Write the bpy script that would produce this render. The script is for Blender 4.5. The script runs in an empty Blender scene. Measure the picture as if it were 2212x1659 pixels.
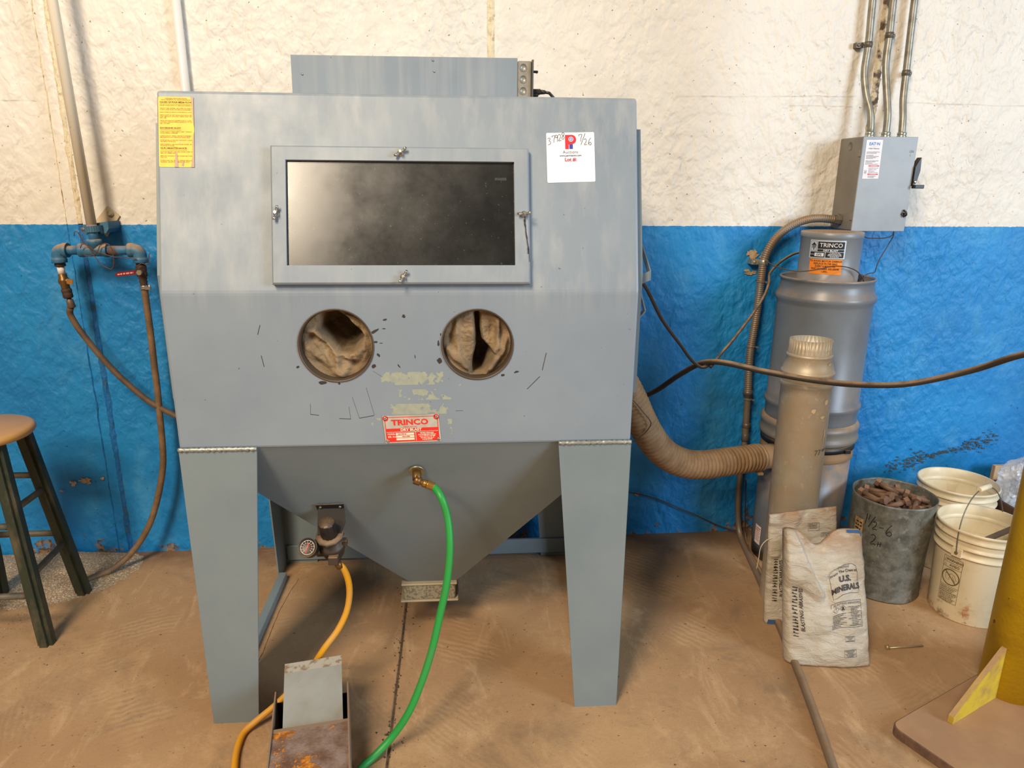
import bpy, bmesh, math, random
from mathutils import Vector, Matrix, noise
random.seed(7)
V = Vector
C = bpy.context.scene.collection
SC = bpy.context.scene

# ------------------------------------------------------------------ camera
cam_d = bpy.data.cameras.new('camera'); cam = bpy.data.objects.new('camera', cam_d); C.objects.link(cam)
cam_d.sensor_width = 36.0; cam_d.sensor_fit = 'HORIZONTAL'; cam_d.lens = 1534 / 2212 * 36.0
cam_d.clip_start = 0.05
YAW, PITCH, ROLL = -.0750, .2779, .0078
_f = V((-math.sin(YAW), math.cos(YAW), 0)); _r = V((math.cos(YAW), math.sin(YAW), 0)); _u = V((0, 0, 1))
_f2 = _f * math.cos(PITCH) - _u * math.sin(PITCH); _u2 = _u * math.cos(PITCH) + _f * math.sin(PITCH)
_r3 = _r * math.cos(ROLL) + _u2 * math.sin(ROLL); _u3 = _u2 * math.cos(ROLL) - _r * math.sin(ROLL)
_m = Matrix((( _r3.x, _u3.x, -_f2.x, .7497), (_r3.y, _u3.y, -_f2.y, -1.829), (_r3.z, _u3.z, -_f2.z, 1.568), (0, 0, 0, 1)))
cam.matrix_world = _m
SC.camera = cam

# ------------------------------------------------------------------ world, lights, exposure
w = bpy.data.worlds.new('world'); SC.world = w; w.use_nodes = True
w.node_tree.nodes['Background'].inputs[0].default_value = (1.0, .93, .84, 1)
w.node_tree.nodes['Background'].inputs[1].default_value = .155
def area(name, loc, target, size, size_y, power, col):
    d = bpy.data.lights.new(name, 'AREA'); d.shape = 'RECTANGLE'; d.size = size; d.size_y = size_y
    d.energy = power; d.color = col
    o = bpy.data.objects.new(name, d); C.objects.link(o); o.location = loc
    o.rotation_euler = (V(target) - V(loc)).to_track_quat('-Z', 'Y').to_euler()
    return o
area('high_bay_light', (-1.0, -3.2, 4.9), (.5, .6, .9), 1.3, 1.0, 235, (1.0, .84, .64))
area('far_bay_light', (-2.1, -6.0, 5.2), (.2, .8, .9), 1.3, 1.0, 270, (1.0, .83, .62))
area('door_daylight', (6.0, -3.9, 2.5), (2.0, .9, 1.0), 1.9, 2.3, 340, (.66, .82, 1.0))
SC.view_settings.view_transform = 'Standard'; SC.view_settings.look = 'None'
SC.view_settings.exposure = -0.10; SC.view_settings.gamma = 1.0; SC.view_settings.use_curve_mapping = False

# ------------------------------------------------------------------ materials
MATS = {}
def lin(r, g, b):
    f = lambda c: (c / 255 / 12.92) if c / 255 <= .04045 else ((c / 255 + .055) / 1.055) ** 2.4
    return (f(r), f(g), f(b))
def new_mat(name):
    m = bpy.data.materials.new(name); m.use_nodes = True
    return m, m.node_tree.nodes, m.node_tree.links, m.node_tree.nodes['Principled BSDF']
def c4(c): return (c[0], c[1], c[2], 1)
class NT:
    """small node helper"""
    def __init__(s, m): s.n = m.node_tree.nodes; s.l = m.node_tree.links
    def co(s, scale=(1, 1, 1), rot=(0, 0, 0)):
        t = s.n.new('ShaderNodeTexCoord'); mp = s.n.new('ShaderNodeMapping')
        mp.inputs['Scale'].default_value = scale; mp.inputs['Rotation'].default_value = rot
        s.l.new(t.outputs['Object'], mp.inputs[0]); return mp.outputs[0]
    def noise(s, vec, scale, detail=4, rough=.55, dist=0):
        n = s.n.new('ShaderNodeTexNoise'); n.inputs['Scale'].default_value = scale; n.inputs['Detail'].default_value = detail
        n.inputs['Roughness'].default_value = rough; n.inputs['Distortion'].default_value = dist
        s.l.new(vec, n.inputs['Vector']); return n.outputs[0]
    def voro(s, vec, scale, feat='F1'):
        n = s.n.new('ShaderNodeTexVoronoi'); n.inputs['Scale'].default_value = scale; n.feature = feat
        s.l.new(vec, n.inputs['Vector']); return n.outputs['Distance']
    def ramp(s, fac, a, b, ca=(0, 0, 0), cb=(1, 1, 1)):
        n = s.n.new('ShaderNodeValToRGB'); n.color_ramp.elements[0].position = a; n.color_ramp.elements[1].position = b
        n.color_ramp.elements[0].color = c4(ca); n.color_ramp.elements[1].color = c4(cb)
        s.l.new(fac, n.inputs[0]); return n.outputs[0]
    def mix(s, fac, a, b):
        n = s.n.new('ShaderNodeMix'); n.data_type = 'RGBA'
        if isinstance(fac, (int, float)): n.inputs[0].default_value = fac
        else: s.l.new(fac, n.inputs[0])
        for i, x in ((6, a), (7, b)):
            if isinstance(x, tuple): n.inputs[i].default_value = c4(x)
            else: s.l.new(x, n.inputs[i])
        return n.outputs[2]
    def math(s, op, a, b=None, clamp=False):
        n = s.n.new('ShaderNodeMath'); n.operation = op; n.use_clamp = clamp
        for i, x in ((0, a), (1, b)):
            if x is None: continue
            if isinstance(x, (int, float)): n.inputs[i].default_value = x
            else: s.l.new(x, n.inputs[i])
        return n.outputs[0]
    def xyz(s):
        t = s.n.new('ShaderNodeTexCoord'); n = s.n.new('ShaderNodeSeparateXYZ'); s.l.new(t.outputs['Object'], n.inputs[0]); return n.outputs
    def nz(s):
        t = s.n.new('ShaderNodeNewGeometry'); n = s.n.new('ShaderNodeSeparateXYZ'); s.l.new(t.outputs['Normal'], n.inputs[0]); return n.outputs[2]
    def bump(s, h, strength, dist, nrm=None):
        n = s.n.new('ShaderNodeBump'); n.inputs['Strength'].default_value = strength; n.inputs['Distance'].default_value = dist
        s.l.new(h, n.inputs['Height'])
        if nrm is not None: s.l.new(nrm, n.inputs['Normal'])
        return n.outputs[0]
DUST = lin(176, 140, 104)
def M(name, col, rough=.5, metal=0, col2=None, scale=8, lo=.4, hi=.65, stretch=(1, 1, 1), bump=0, bscale=60, dust=0, speck=None, speckscale=60, spec=None, sp=(.70, .73)):
    if name in MATS: return MATS[name]
    m, n, l, b = new_mat(name); t = NT(m)
    col = tuple(col); out = col
    if col2 is not None:
        out = t.mix(t.ramp(t.noise(t.co(stretch), scale, 6, .6), lo, hi), col, tuple(col2))
    if speck is not None:
        out = t.mix(t.ramp(t.noise(t.co(), speckscale, 3, .6), sp[0], sp[1]), out, tuple(speck))
    if dust:
        f = t.math('MULTIPLY', t.ramp(t.nz(), .15, .85), t.ramp(t.noise(t.co(), 25, 4), .2, .6))
        out = t.mix(t.math('MULTIPLY', f, dust), out, DUST)
    if isinstance(out, tuple): b.inputs['Base Color'].default_value = c4(out)
    else: l.new(out, b.inputs['Base Color'])
    b.inputs['Roughness'].default_value = rough; b.inputs['Metallic'].default_value = metal
    if spec is not None: b.inputs['Specular IOR Level'].default_value = spec
    if bump: l.new(t.bump(t.noise(t.co(), bscale, 5), bump, .004), b.inputs['Normal'])
    MATS[name] = m; return m

def wall_mat():
    m, n, l, b = new_mat('painted_concrete'); t = NT(m); co = t.co()
    cream = t.mix(t.ramp(t.noise(co, 1.6, 6, .6), .35, .7), (.79, .745, .66), (.69, .645, .57))
    cream = t.mix(t.math('MULTIPLY', t.ramp(t.noise(t.co((1, 1, .25)), 5, 6, .65), .55, .75), .35), cream, (.56, .49, .41))
    cream = t.mix(t.ramp(t.noise(co, 70, 2, .5), .70, .74), cream, (.25, .20, .15))
    blue = t.mix(t.ramp(t.noise(co, 2.2, 6, .65), .35, .68), (.003, .185, .50), (.012, .265, .62))
    blue = t.mix(t.math('MULTIPLY', t.ramp(t.noise(t.co((1, 1, .6)), 4.5, 7, .7), .52, .72), .5), blue, (.09, .36, .60))
    blue = t.mix(t.math('MULTIPLY', t.ramp(t.noise(co, 55, 3, .6), .67, .71), .8), blue, (.01, .06, .10))
    x, y, z = t.xyz()
    # worn paint near the foot of the wall
    wear = t.math('ADD', t.noise(co, 9, 7, .7), t.math('MULTIPLY', z, -1.05))
    blue = t.mix(t.ramp(wear, .50, .545), blue, t.mix(t.ramp(t.noise(co, 45, 4), .45, .55), lin(150, 118, 88), lin(90, 72, 58)))
    edge = t.math('ADD', z, t.math('MULTIPLY', t.math('SUBTRACT', t.noise(co, 60, 3), .5), .008))
    col = t.mix(t.math('GREATER_THAN', edge, 1.397), blue, cream)
    l.new(col, b.inputs['Base Color']); b.inputs['Roughness'].default_value = .55
    # trowelled relief
    h1 = t.ramp(t.noise(t.co((1, 1, .8), (0, .5, 0)), 24, 2, .5, .25), .36, .66)
    h2 = t.noise(t.co((1.2, 1, .5)), 60, 3, .5)
    amp = t.ramp(t.noise(co, 1.7, 2), .35, .62, (.35,) * 3, (1, 1, 1))
    h = t.math('MULTIPLY', t.math('ADD', h1, t.math('MULTIPLY', h2, .4)), amp)
    l.new(t.bump(h, .55, .010), b.inputs['Normal'])
    MATS['wall'] = m; return m
def floor_mat():
    m, n, l, b = new_mat('dusty_concrete'); t = NT(m); co = t.co()
    c = t.mix(t.ramp(t.noise(co, 1.3, 7, .62), .32, .7), lin(158, 122, 86), lin(184, 148, 108))
    c = t.mix(t.math('MULTIPLY', t.ramp(t.noise(t.co((1, .35, 1), (0, 0, .5)), 7, 8, .7, 1.2), .54, .70), .55), c, lin(212, 178, 136))
    c = t.mix(t.math('MULTIPLY', t.ramp(t.noise(co, 2.1, 10, .78), .54, .66), .35), c, lin(214, 180, 138))
    c = t.mix(t.math('MULTIPLY', t.ramp(t.noise(co, 3.1, 8, .72, .5), .54, .70), .6), c, lin(122, 102, 80))
    c = t.mix(t.math('MULTIPLY', t.ramp(t.noise(co, 190, 3, .6), .58, .70), .35), c, lin(120, 92, 66))
    x, y, z = t.xyz()
    # brown dirt at the wall joint; tone also darkens towards the wall
    near = t.math('ADD', t.math('MULTIPLY', t.math('SUBTRACT', y, 1.0), 2.5), t.noise(co, 5, 6, .65))
    c = t.mix(t.math('MULTIPLY', t.ramp(near, .22, .60), .8), c, lin(112, 82, 56))
    c = t.mix(t.math('MULTIPLY', t.ramp(t.noise(co, 60, 4, .6), .66, .70), .7), c, lin(92, 70, 52))
    # broom swirls in the dust
    for k, (ox, oy, sc) in enumerate(((-1.75, -.95, 17), (-.2, .9, 13))):
        wv = n.new('ShaderNodeTexWave'); wv.wave_type = 'RINGS'; wv.rings_direction = 'Z'; wv.inputs['Scale'].default_value = sc; wv.inputs['Distortion'].default_value = 5
        wv.inputs['Detail'].default_value = 4; wv.inputs['Detail Scale'].default_value = 1.6
        mp = n.new('ShaderNodeMapping'); mp.inputs['Location'].default_value = (ox, oy, 0); tc = n.new('ShaderNodeTexCoord'); l.new(tc.outputs['Object'], mp.inputs[0]); l.new(mp.outputs[0], wv.inputs['Vector'])
        mask = t.math('MULTIPLY', t.ramp(t.noise(mp.outputs[0], 2.6, 3), .55, .64), .24)
        c = t.mix(t.math('MULTIPLY', mask, wv.outputs['Fac']), c, (lin(122, 106, 86), lin(220, 186, 142))[k])
    l.new(c, b.inputs['Base Color']); b.inputs['Roughness'].default_value = .72
    h = t.math('ADD', t.noise(co, 35, 6, .6), t.math('MULTIPLY', t.noise(co, 220, 3), .4))
    l.new(t.bump(h, .35, .004), b.inputs['Normal'])
    MATS['floor'] = m; return m
def cab_mat():
    m, n, l, b = new_mat('grey_cabinet_enamel'); t = NT(m); co = t.co()
    c = t.mix(t.ramp(t.noise(co, 2.2, 5, .6), .35, .7), lin(126, 137, 147), lin(138, 148, 156))
    # wiped dust: soft vertical smears
    sm = t.math('MULTIPLY', t.ramp(t.noise(t.co((1, 1, .05), (0, .10, 0)), 26, 4, .6), .42, .78), t.ramp(t.noise(co, 1.9, 3), .36, .60))
    x, y, z = t.xyz()
    up = t.ramp(t.math('SUBTRACT', z, .85), .36, .46)
    c = t.mix(t.math('MULTIPLY', t.math('MULTIPLY', sm, up), .42), c, lin(192, 188, 180))
    c = t.mix(t.math('MULTIPLY', t.ramp(t.noise(co, 75, 2, .5), .765, .78), .7), c, lin(76, 70, 64))
    l.new(c, b.inputs['Base Color'])
    r = t.ramp(t.noise(co, 6, 5, .6), .3, .7, (.38,) * 3, (.55,) * 3); l.new(r, b.inputs['Roughness'])
    l.new(t.bump(t.noise(co, 260, 2), .06, .001), b.inputs['Normal'])
    MATS['cab'] = m; return m
wall_mat(); floor_mat(); cab_mat()
def glass_mat():
    m, n, l, b = new_mat('dusty_dark_glass'); t = NT(m); co = t.co()
    c = t.mix(t.math('MULTIPLY', t.ramp(t.noise(t.co((1, 1, 1)), 7, 7, .7), .42, .75), .7), (.004, .004, .0036), (.018, .0172, .015))  # near-black base stands in for the unlit cabinet interior behind the pane
    c = t.mix(t.math('MULTIPLY', t.ramp(t.noise(co, 130, 2), .70, .73), .5), c, (.12, .115, .10))
    l.new(c, b.inputs['Base Color'])
    l.new(t.ramp(t.noise(co, 5, 6, .7), .3, .75, (.17,) * 3, (.30,) * 3), b.inputs['Roughness'])
    b.inputs['Specular IOR Level'].default_value = 1.0
    MATS['glass'] = m; return m
glass_mat()
def rust_mat():
    m, n, l, b = new_mat('rusted_steel'); t = NT(m); co = t.co()
    c = t.mix(t.ramp(t.noise(co, 16, 7, .65), .38, .62), lin(104, 74, 56), lin(142, 122, 112))
    v = t.math('ADD', t.math('MULTIPLY', t.noise(co, 130, 3), .55), t.math('MULTIPLY', t.noise(co, 11, 5), -1.35))
    k = t.ramp(t.math('ADD', v, 1.0), .50, .57, (1, 1, 1), (0, 0, 0))
    c = t.mix(k, c, t.mix(t.ramp(t.noise(co, 70, 4), .4, .6), lin(150, 88, 28), lin(216, 140, 46)))
    l.new(c, b.inputs['Base Color']); b.inputs['Roughness'].default_value = .85
    l.new(t.bump(t.math('ADD', k, t.noise(co, 120, 4)), .5, .004), b.inputs['Normal'])
    MATS['rust'] = m; return m
rust_mat()
def hose_braid(name, ca, cb, scale=160):
    m, n, l, b = new_mat(name); t = NT(m)
    uv = n.new('ShaderNodeTexCoord'); mp = n.new('ShaderNodeMapping'); mp.inputs['Scale'].default_value = (1, 1, 1)
    l.new(uv.outputs['UV'], mp.inputs[0])
    ck = n.new('ShaderNodeTexChecker'); ck.inputs['Scale'].default_value = scale; mp.inputs['Rotation'].default_value = (0, 0, .785)
    l.new(mp.outputs[0], ck.inputs[0])
    c = t.mix(ck.outputs['Fac'], ca, cb)
    c = t.mix(t.math('MULTIPLY', t.ramp(t.noise(t.co(), 14, 5, .6), .45, .7), .4), c, DUST)
    l.new(c, b.inputs['Base Color']); b.inputs['Roughness'].default_value = .55
    MATS[name] = m; return m
def bag_mat():
    m, n, l, b = new_mat('woven_poly_sack'); t = NT(m); co = t.co()
    c = t.mix(t.ramp(t.noise(co, 7, 6, .65), .35, .7), lin(202, 192, 174), lin(180, 164, 140))
    x, y, z = t.xyz()
    d = t.math('MULTIPLY', t.ramp(z, .36, .43), t.ramp(t.noise(co, 12, 5), .38, .52))
    c = t.mix(t.math('MULTIPLY', d, .75), c, lin(170, 126, 84))
    l.new(c, b.inputs['Base Color']); b.inputs['Roughness'].default_value = .30
    wv = n.new('ShaderNodeTexChecker'); wv.inputs['Scale'].default_value = 420
    l.new(t.co((1, 1, 1), (0, .785, 0)), wv.inputs[0])
    h = t.math('ADD', t.math('MULTIPLY', wv.outputs['Fac'], .15), t.noise(t.co((1, 1, 2.2)), 22, 6, .62, .8))
    l.new(t.bump(h, .8, .012), b.inputs['Normal'])
    MATS['bag'] = m; return m
bag_mat()
def galv_mat(name, a, bcol, dustcol, dustf):
    m, n, l, b = new_mat(name); t = NT(m); co = t.co()
    c = t.mix(t.ramp(t.noise(co, 26, 5, .7), .38, .62), a, bcol)
    c = t.mix(t.math('MULTIPLY', t.ramp(t.noise(co, 40, 3), .62, .68), .5), c, tuple(min(1, k * 1.7) for k in bcol))
    c = t.mix(t.math('MULTIPLY', t.ramp(t.noise(co, 5, 6, .65), .3, .65), dustf), c, dustcol)
    l.new(c, b.inputs['Base Color']); b.inputs['Roughness'].default_value = .5; b.inputs['Metallic'].default_value = .35
    MATS[name] = m; return m
galv_mat('tin', lin(88, 90, 86), lin(132, 134, 126), lin(124, 114, 96), .35)
galv_mat('duct', lin(178, 172, 156), lin(190, 184, 168), lin(188, 164, 132), .8)

WHITE = M('white_paper', lin(238, 240, 240), .45)
INK = M('black_ink', lin(24, 22, 22), .6)
MARK = M('brown_black_marker', lin(52, 34, 30), .6)
RED = M('red_ink', lin(226, 44, 30), .5); LRED = M('lot_red_ink', lin(200, 50, 62), .5)
PRED = M('logo_red_ink', lin(232, 44, 52), .45); PBLUE = M('logo_blue_ink', lin(52, 64, 150), .45)
NAVY = M('navy_ink', lin(52, 62, 92), .5); GREYINK = M('grey_ink', lin(96, 98, 102), .5)
YEL = M('yellow_decal', lin(232, 196, 50), .5, col2=lin(226, 184, 44), scale=30, speck=lin(190, 160, 140), speckscale=45)
SILVER = M('silver_label', lin(206, 204, 192), .35, .3, col2=lin(192, 182, 160), scale=40)
BLACKP = M('black_paint', lin(26, 25, 24), .45, dust=.25)
STEEL = M('bright_steel', lin(190, 188, 182), .28, .9)
ZINC = M('galvanised_conduit', lin(152, 148, 136), .42, .55, col2=lin(116, 104, 88), scale=18, lo=.45, hi=.7)
DZINC = M('dusty_conduit', lin(126, 120, 110), .5, .4, col2=lin(140, 114, 88), scale=15, dust=.6)
BRASS = M('worn_brass', lin(150, 112, 62), .4, .7, col2=lin(104, 80, 54), scale=30)
BRASSB = M('bright_brass', lin(186, 140, 70), .32, .8)
IRON = M('rusty_iron', lin(84, 62, 48), .7, .2, col2=lin(60, 44, 36), scale=40, bump=.3)
PIPEBLUE = M('blue_painted_pipe', lin(34, 104, 146), .55, col2=lin(70, 112, 134), scale=22, dust=1.0, bump=.3)
PIPEWHITE = M('cream_painted_pipe', lin(222, 210, 186), .45, speck=lin(168, 128, 88), speckscale=90)
GREYBOX = M('grey_switch_enamel', lin(150, 156, 160), .42, col2=lin(138, 144, 150), scale=6)
DRUM = M('grey_drum_enamel', lin(112, 118, 124), .36, col2=lin(104, 108, 112), scale=5, dust=.9)
CABD = M('grey_leg_enamel', lin(118, 130, 134), .45, col2=lin(126, 137, 139), scale=3, speck=lin(90, 88, 82), speckscale=70, sp=(.755, .77))
BLKPL = M('black_plastic', lin(30, 28, 27), .42, dust=.28)
RUBBER = M('brown_dusty_rubber', lin(112, 88, 66), .6, col2=lin(88, 68, 52), scale=20)
CABLE = M('dusty_black_cable', lin(52, 44, 38), .55, dust=.8)
GREEN = M('green_hose_rubber', lin(40, 150, 66), .45, col2=lin(70, 136, 70), scale=9, lo=.5, hi=.75)
YELH = hose_braid('yellow_braided_hose', lin(232, 170, 20), lin(206, 136, 16), 420)
TANH = hose_braid('tan_braided_hose', lin(132, 104, 72), lin(86, 66, 46), 260)
SUCT = M('tan_dusty_duct_hose', lin(150, 120, 86), .75, col2=lin(128, 100, 70), scale=20)
CLOTH = M('tan_canvas_sleeve', lin(148, 126, 96), .92, col2=lin(114, 96, 72), scale=14, bump=.6, bscale=180)
STOOLG = M('dark_green_stool_paint', lin(44, 50, 36), .5, col2=lin(92, 82, 62), scale=14, lo=.5, hi=.72, stretch=(1, 1, .4), speck=lin(24, 24, 20), speckscale=30)
SEATW = M('varnished_pine_seat', lin(206, 152, 84), .38, col2=lin(190, 146, 100), scale=5, stretch=(1, .2, 1), dust=.5)
RUNG = M('dusty_stool_rung', lin(104, 92, 74), .55, col2=lin(76, 72, 58), scale=20)
BUCK = M('dirty_white_plastic', lin(226, 210, 172), .42, col2=lin(206, 184, 142), scale=6, lo=.45, hi=.72, speck=lin(132, 104, 74), speckscale=24)
def bucket_mat():
    m, n, l, b = new_mat('dirty_bucket_plastic'); t = NT(m); co = t.co()
    c = t.mix(t.ramp(t.noise(co, 6, 6, .65), .42, .74), lin(230, 216, 184), lin(208, 186, 148))
    x, y, z = t.xyz()
    k = t.math('ADD', t.noise(co, 17, 7, .72), t.math('MULTIPLY', z, -1.0))
    c = t.mix(t.math('MULTIPLY', t.ramp(k, .50, .60), .8), c, t.mix(t.ramp(t.noise(co, 9, 3), .48, .56), lin(112, 84, 60), lin(176, 104, 54)))
    c = t.mix(t.math('MULTIPLY', t.ramp(t.noise(t.co((1, 1, .3)), 26, 5, .65), .66, .72), .6), c, lin(150, 122, 90))
    l.new(c, b.inputs['Base Color']); b.inputs['Roughness'].default_value = .42
    MATS['bucket'] = m; return m
BUCK = bucket_mat()
BOLTM = M('brown_rusty_bolt', lin(120, 88, 66), .75, .1, col2=lin(92, 66, 50), scale=40, dust=.35)
COLY = M('yellow_column_paint', lin(226, 190, 24), .48, col2=lin(196, 156, 26), scale=9, lo=.5, hi=.75, dust=.8, speck=lin(110, 84, 36), speckscale=34, bump=.25, bscale=90)
PLATE = M('dusty_base_plate', lin(158, 122, 90), .75, col2=lin(170, 134, 100), scale=8, speck=lin(120, 86, 62), speckscale=30)
PLATEE = M('rusty_plate_edge', lin(98, 74, 62), .8, col2=lin(120, 90, 70), scale=50)
PINE = M('pine_board', lin(214, 178, 132), .6, col2=lin(196, 152, 106), scale=5, stretch=(14, 1, .6))
BROWNW = M('dark_brown_crate', lin(86, 58, 44), .7, col2=lin(64, 42, 32), scale=12)
BLUETAPE = M('blue_bag_tape', lin(50, 90, 140), .5)
GREYSH = M('light_grey_steel', lin(142, 143, 138), .5, col2=lin(128, 126, 116), scale=7, speck=lin(120, 104, 84), speckscale=22)
SANDM = M('glass_bead_grit', lin(164, 136, 104), .4, col2=lin(226, 212, 186), scale=160, lo=.5, hi=.62, bump=.8, bscale=240)
DEBRIS = M('dark_debris', lin(92, 70, 52), .8); DEBL = M('pale_debris', lin(208, 196, 168), .5)
CAULK = M('rough_joint_filler', lin(222, 208, 176), .6, col2=lin(160, 136, 104), scale=30, lo=.55, hi=.68, bump=.9, bscale=70)
CAULKB = M('rough_joint_filler_blue', lin(12, 104, 172), .6, col2=lin(40, 92, 128), scale=18, lo=.5, hi=.66, bump=.9, bscale=70)
CRACK = M('dark_crack', lin(60, 50, 40), .9)
ORANGE = M('orange_decal', lin(240, 138, 40), .45)
RESID = M('old_sticker_residue', lin(158, 162, 142), .7, col2=lin(146, 152, 138), scale=60)
def plastic_mat():
    m, n, l, b = new_mat('clear_plastic_film'); b.inputs['Base Color'].default_value = (.86, .88, .92, 1)
    b.inputs['Roughness'].default_value = .18; b.inputs['Alpha'].default_value = .55; MATS['film'] = m; return m
plastic_mat()

# ------------------------------------------------------------------ geometry helpers
class G:
    def __init__(s): s.v = []; s.f = []; s.sm = []; s.uv = {}
    def add(s, vs, fs, smooth=False):
        o = len(s.v); s.v += [V(p) for p in vs]
        for f in fs: s.f.append([i + o for i in f]); s.sm.append(smooth)
        return o
    def bm(s, b, mat=None, smooth=False):
        b.verts.index_update()
        s.add([(mat @ v.co) if mat else v.co.copy() for v in b.verts], [[v.index for v in f.verts] for f in b.faces], smooth); b.free()
    def box(s, lo, hi, bev=0, mat=None, seg=1):
        b = bmesh.new(); bmesh.ops.create_cube(b, size=1)
        lo, hi = V(lo), V(hi)
        for v in b.verts: v.co = V(((lo.x + hi.x) / 2 + v.co.x * (hi.x - lo.x), (lo.y + hi.y) / 2 + v.co.y * (hi.y - lo.y), (lo.z + hi.z) / 2 + v.co.z * (hi.z - lo.z)))
        if bev: bmesh.ops.bevel(b, geom=list(b.edges), offset=bev, segments=seg, affect='EDGES', profile=.5)
        s.bm(b, mat); return s
    def frame(s, p0, p1):
        a = (V(p1) - V(p0)).normalized(); h = V((0, 0, 1)) if abs(a.z) < .9 else V((1, 0, 0))
        x = a.cross(h).normalized(); return a, x, a.cross(x).normalized()
    def cyl(s, p0, p1, r0, r1=None, seg=16, caps=True, smooth=True, rot=0):
        r1 = r0 if r1 is None else r1; p0, p1 = V(p0), V(p1); a, x, y = s.frame(p0, p1); vs = []
        for p, r in ((p0, r0), (p1, r1)):
            for i in range(seg):
                t = 2 * math.pi * i / seg + rot; vs.append(p + x * (r * math.cos(t)) + y * (r * math.sin(t)))
        o = s.add(vs, [[i, (i + 1) % seg, seg + (i + 1) % seg, seg + i] for i in range(seg)], smooth)
        if caps:
            s.f.append([o + i for i in range(seg)][::-1]); s.f.append([o + seg + i for i in range(seg)]); s.sm += [False, False]
        return s
    def lathe(s, prof, base, axis=(0, 0, 1), seg=32, smooth=True, capb=True, capt=True, mod=None):
        base = V(base); a = V(axis).normalized(); h = V((1, 0, 0)) if abs(a.x) < .9 else V((0, 1, 0))
        x = (h - a * h.dot(a)).normalized(); y = a.cross(x); vs = []; n = len(prof)
        for r, z in prof:
            for i in range(seg):
                t = 2 * math.pi * i / seg; rr = r if mod is None else r + mod(t, z)
                vs.append(base + a * z + x * (rr * math.cos(t)) + y * (rr * math.sin(t)))
        o = s.add(vs, [[k * seg + i, k * seg + (i + 1) % seg, (k + 1) * seg + (i + 1) % seg, (k + 1) * seg + i] for k in range(n - 1) for i in range(seg)], smooth)
        if capb: s.f.append([o + i for i in range(seg)][::-1]); s.sm.append(False)
        if capt: s.f.append([o + (n - 1) * seg + i for i in range(seg)]); s.sm.append(False)
        return s
    def tube(s, pts, r, seg=10, step=.012, caps=True, raw=False):
        P = [V(p) for p in pts] if raw else spline(pts, step)
        n = len(P); L = [0]
        for i in range(1, n): L.append(L[-1] + (P[i] - P[i - 1]).length)
        T = [(P[min(i + 1, n - 1)] - P[max(i - 1, 0)]).normalized() for i in range(n)]
        h = V((0, 0, 1)) if abs(T[0].z) < .9 else V((1, 0, 0)); x = T[0].cross(h).normalized(); vs = []; uv = []
        for i in range(n):
            x = (x - T[i] * x.dot(T[i])).normalized(); y = T[i].cross(x)
            rr = r(L[i], L[-1]) if callable(r) else r
            for k in range(seg):
                t = 2 * math.pi * k / seg; vs.append(P[i] + x * (rr * math.cos(t)) + y * (rr * math.sin(t)))
                uv.append((k / seg * .12, L[i]))
        o = s.add(vs, [[i * seg + k, i * seg + (k + 1) % seg, (i + 1) * seg + (k + 1) % seg, (i + 1) * seg + k] for i in range(n - 1) for k in range(seg)], True)
        for i, q in enumerate(uv): s.uv[o + i] = q
        if caps: s.f.append([o + k for k in range(seg)][::-1]); s.f.append([o + (n - 1) * seg + k for k in range(seg)]); s.sm += [False, False]
        return s
    def prism(s, poly, fn, th):
        """poly of 2-d points, fn(a,b,off) -> 3-d, extruded from off 0 to off th"""
        n = len(poly); vs = [fn(a, b, 0) for a, b in poly] + [fn(a, b, th) for a, b in poly]
        s.add(vs, [list(range(n))[::-1], list(range(n, 2 * n))] + [[i, (i + 1) % n, n + (i + 1) % n, n + i] for i in range(n)]); return s
    def text(s, body, size, fn, x=0, y=0, align='CENTER', sx=1, off=.0006, rot=0, bold=0):
        vs, fs = glyphs(body, align, bold); c, d = math.cos(rot), math.sin(rot); out = []
        for a, b in vs:
            a, b = a * size * sx, b * size
            out.append(fn(x + a * c - b * d, y + a * d + b * c, off))
        s.add(out, fs); return s
    def ribbon(s, pts, wd, fn, off=.0006):
        """flat pen stroke along 2-d polyline"""
        P = [V((p[0], p[1])) for p in pts]; vs = []; n = len(P)
        for i in range(n):
            t = (P[min(i + 1, n - 1)] - P[max(i - 1, 0)]); t = t.normalized() if t.length > 0 else V((1, 0)); q = V((-t.y, t.x)) * wd / 2
            for k in (1, -1): vs.append(fn(P[i].x + q.x * k, P[i].y + q.y * k, off))
        s.add(vs, [[2 * i, 2 * i + 1, 2 * i + 3, 2 * i + 2] for i in range(n - 1)]); return s
    def rect(s, x0, y0, x1, y1, fn, off=.0005, nx=1):
        vs = []; 
        for i in range(nx + 1):
            x = x0 + (x1 - x0) * i / nx; vs += [fn(x, y0, off), fn(x, y1, off)]
        s.add(vs, [[2 * i, 2 * i + 2, 2 * i + 3, 2 * i + 1] for i in range(nx)]); return s
    def border(s, x0, y0, x1, y1, wd, fn, off=.0006, nx=1):
        s.rect(x0, y0, x1, y0 + wd, fn, off, nx).rect(x0, y1 - wd, x1, y1, fn, off, nx).rect(x0, y0, x0 + wd, y1, fn, off).rect(x1 - wd, y0, x1, y1, fn, off); return s
    def disc(s, cx, cy, r, fn, off=.0006, seg=24, r2=0):
        if r2:
            vs = [fn(cx + rr * math.cos(6.2832 * i / seg), cy + rr * math.sin(6.2832 * i / seg), off) for rr in (r, r2) for i in range(seg)]
            s.add(vs, [[i, (i + 1) % seg, seg + (i + 1) % seg, seg + i] for i in range(seg)])
        else: s.add([fn(cx + r * math.cos(6.2832 * i / seg), cy + r * math.sin(6.2832 * i / seg), off) for i in range(seg)], [list(range(seg))])
        return s
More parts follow.
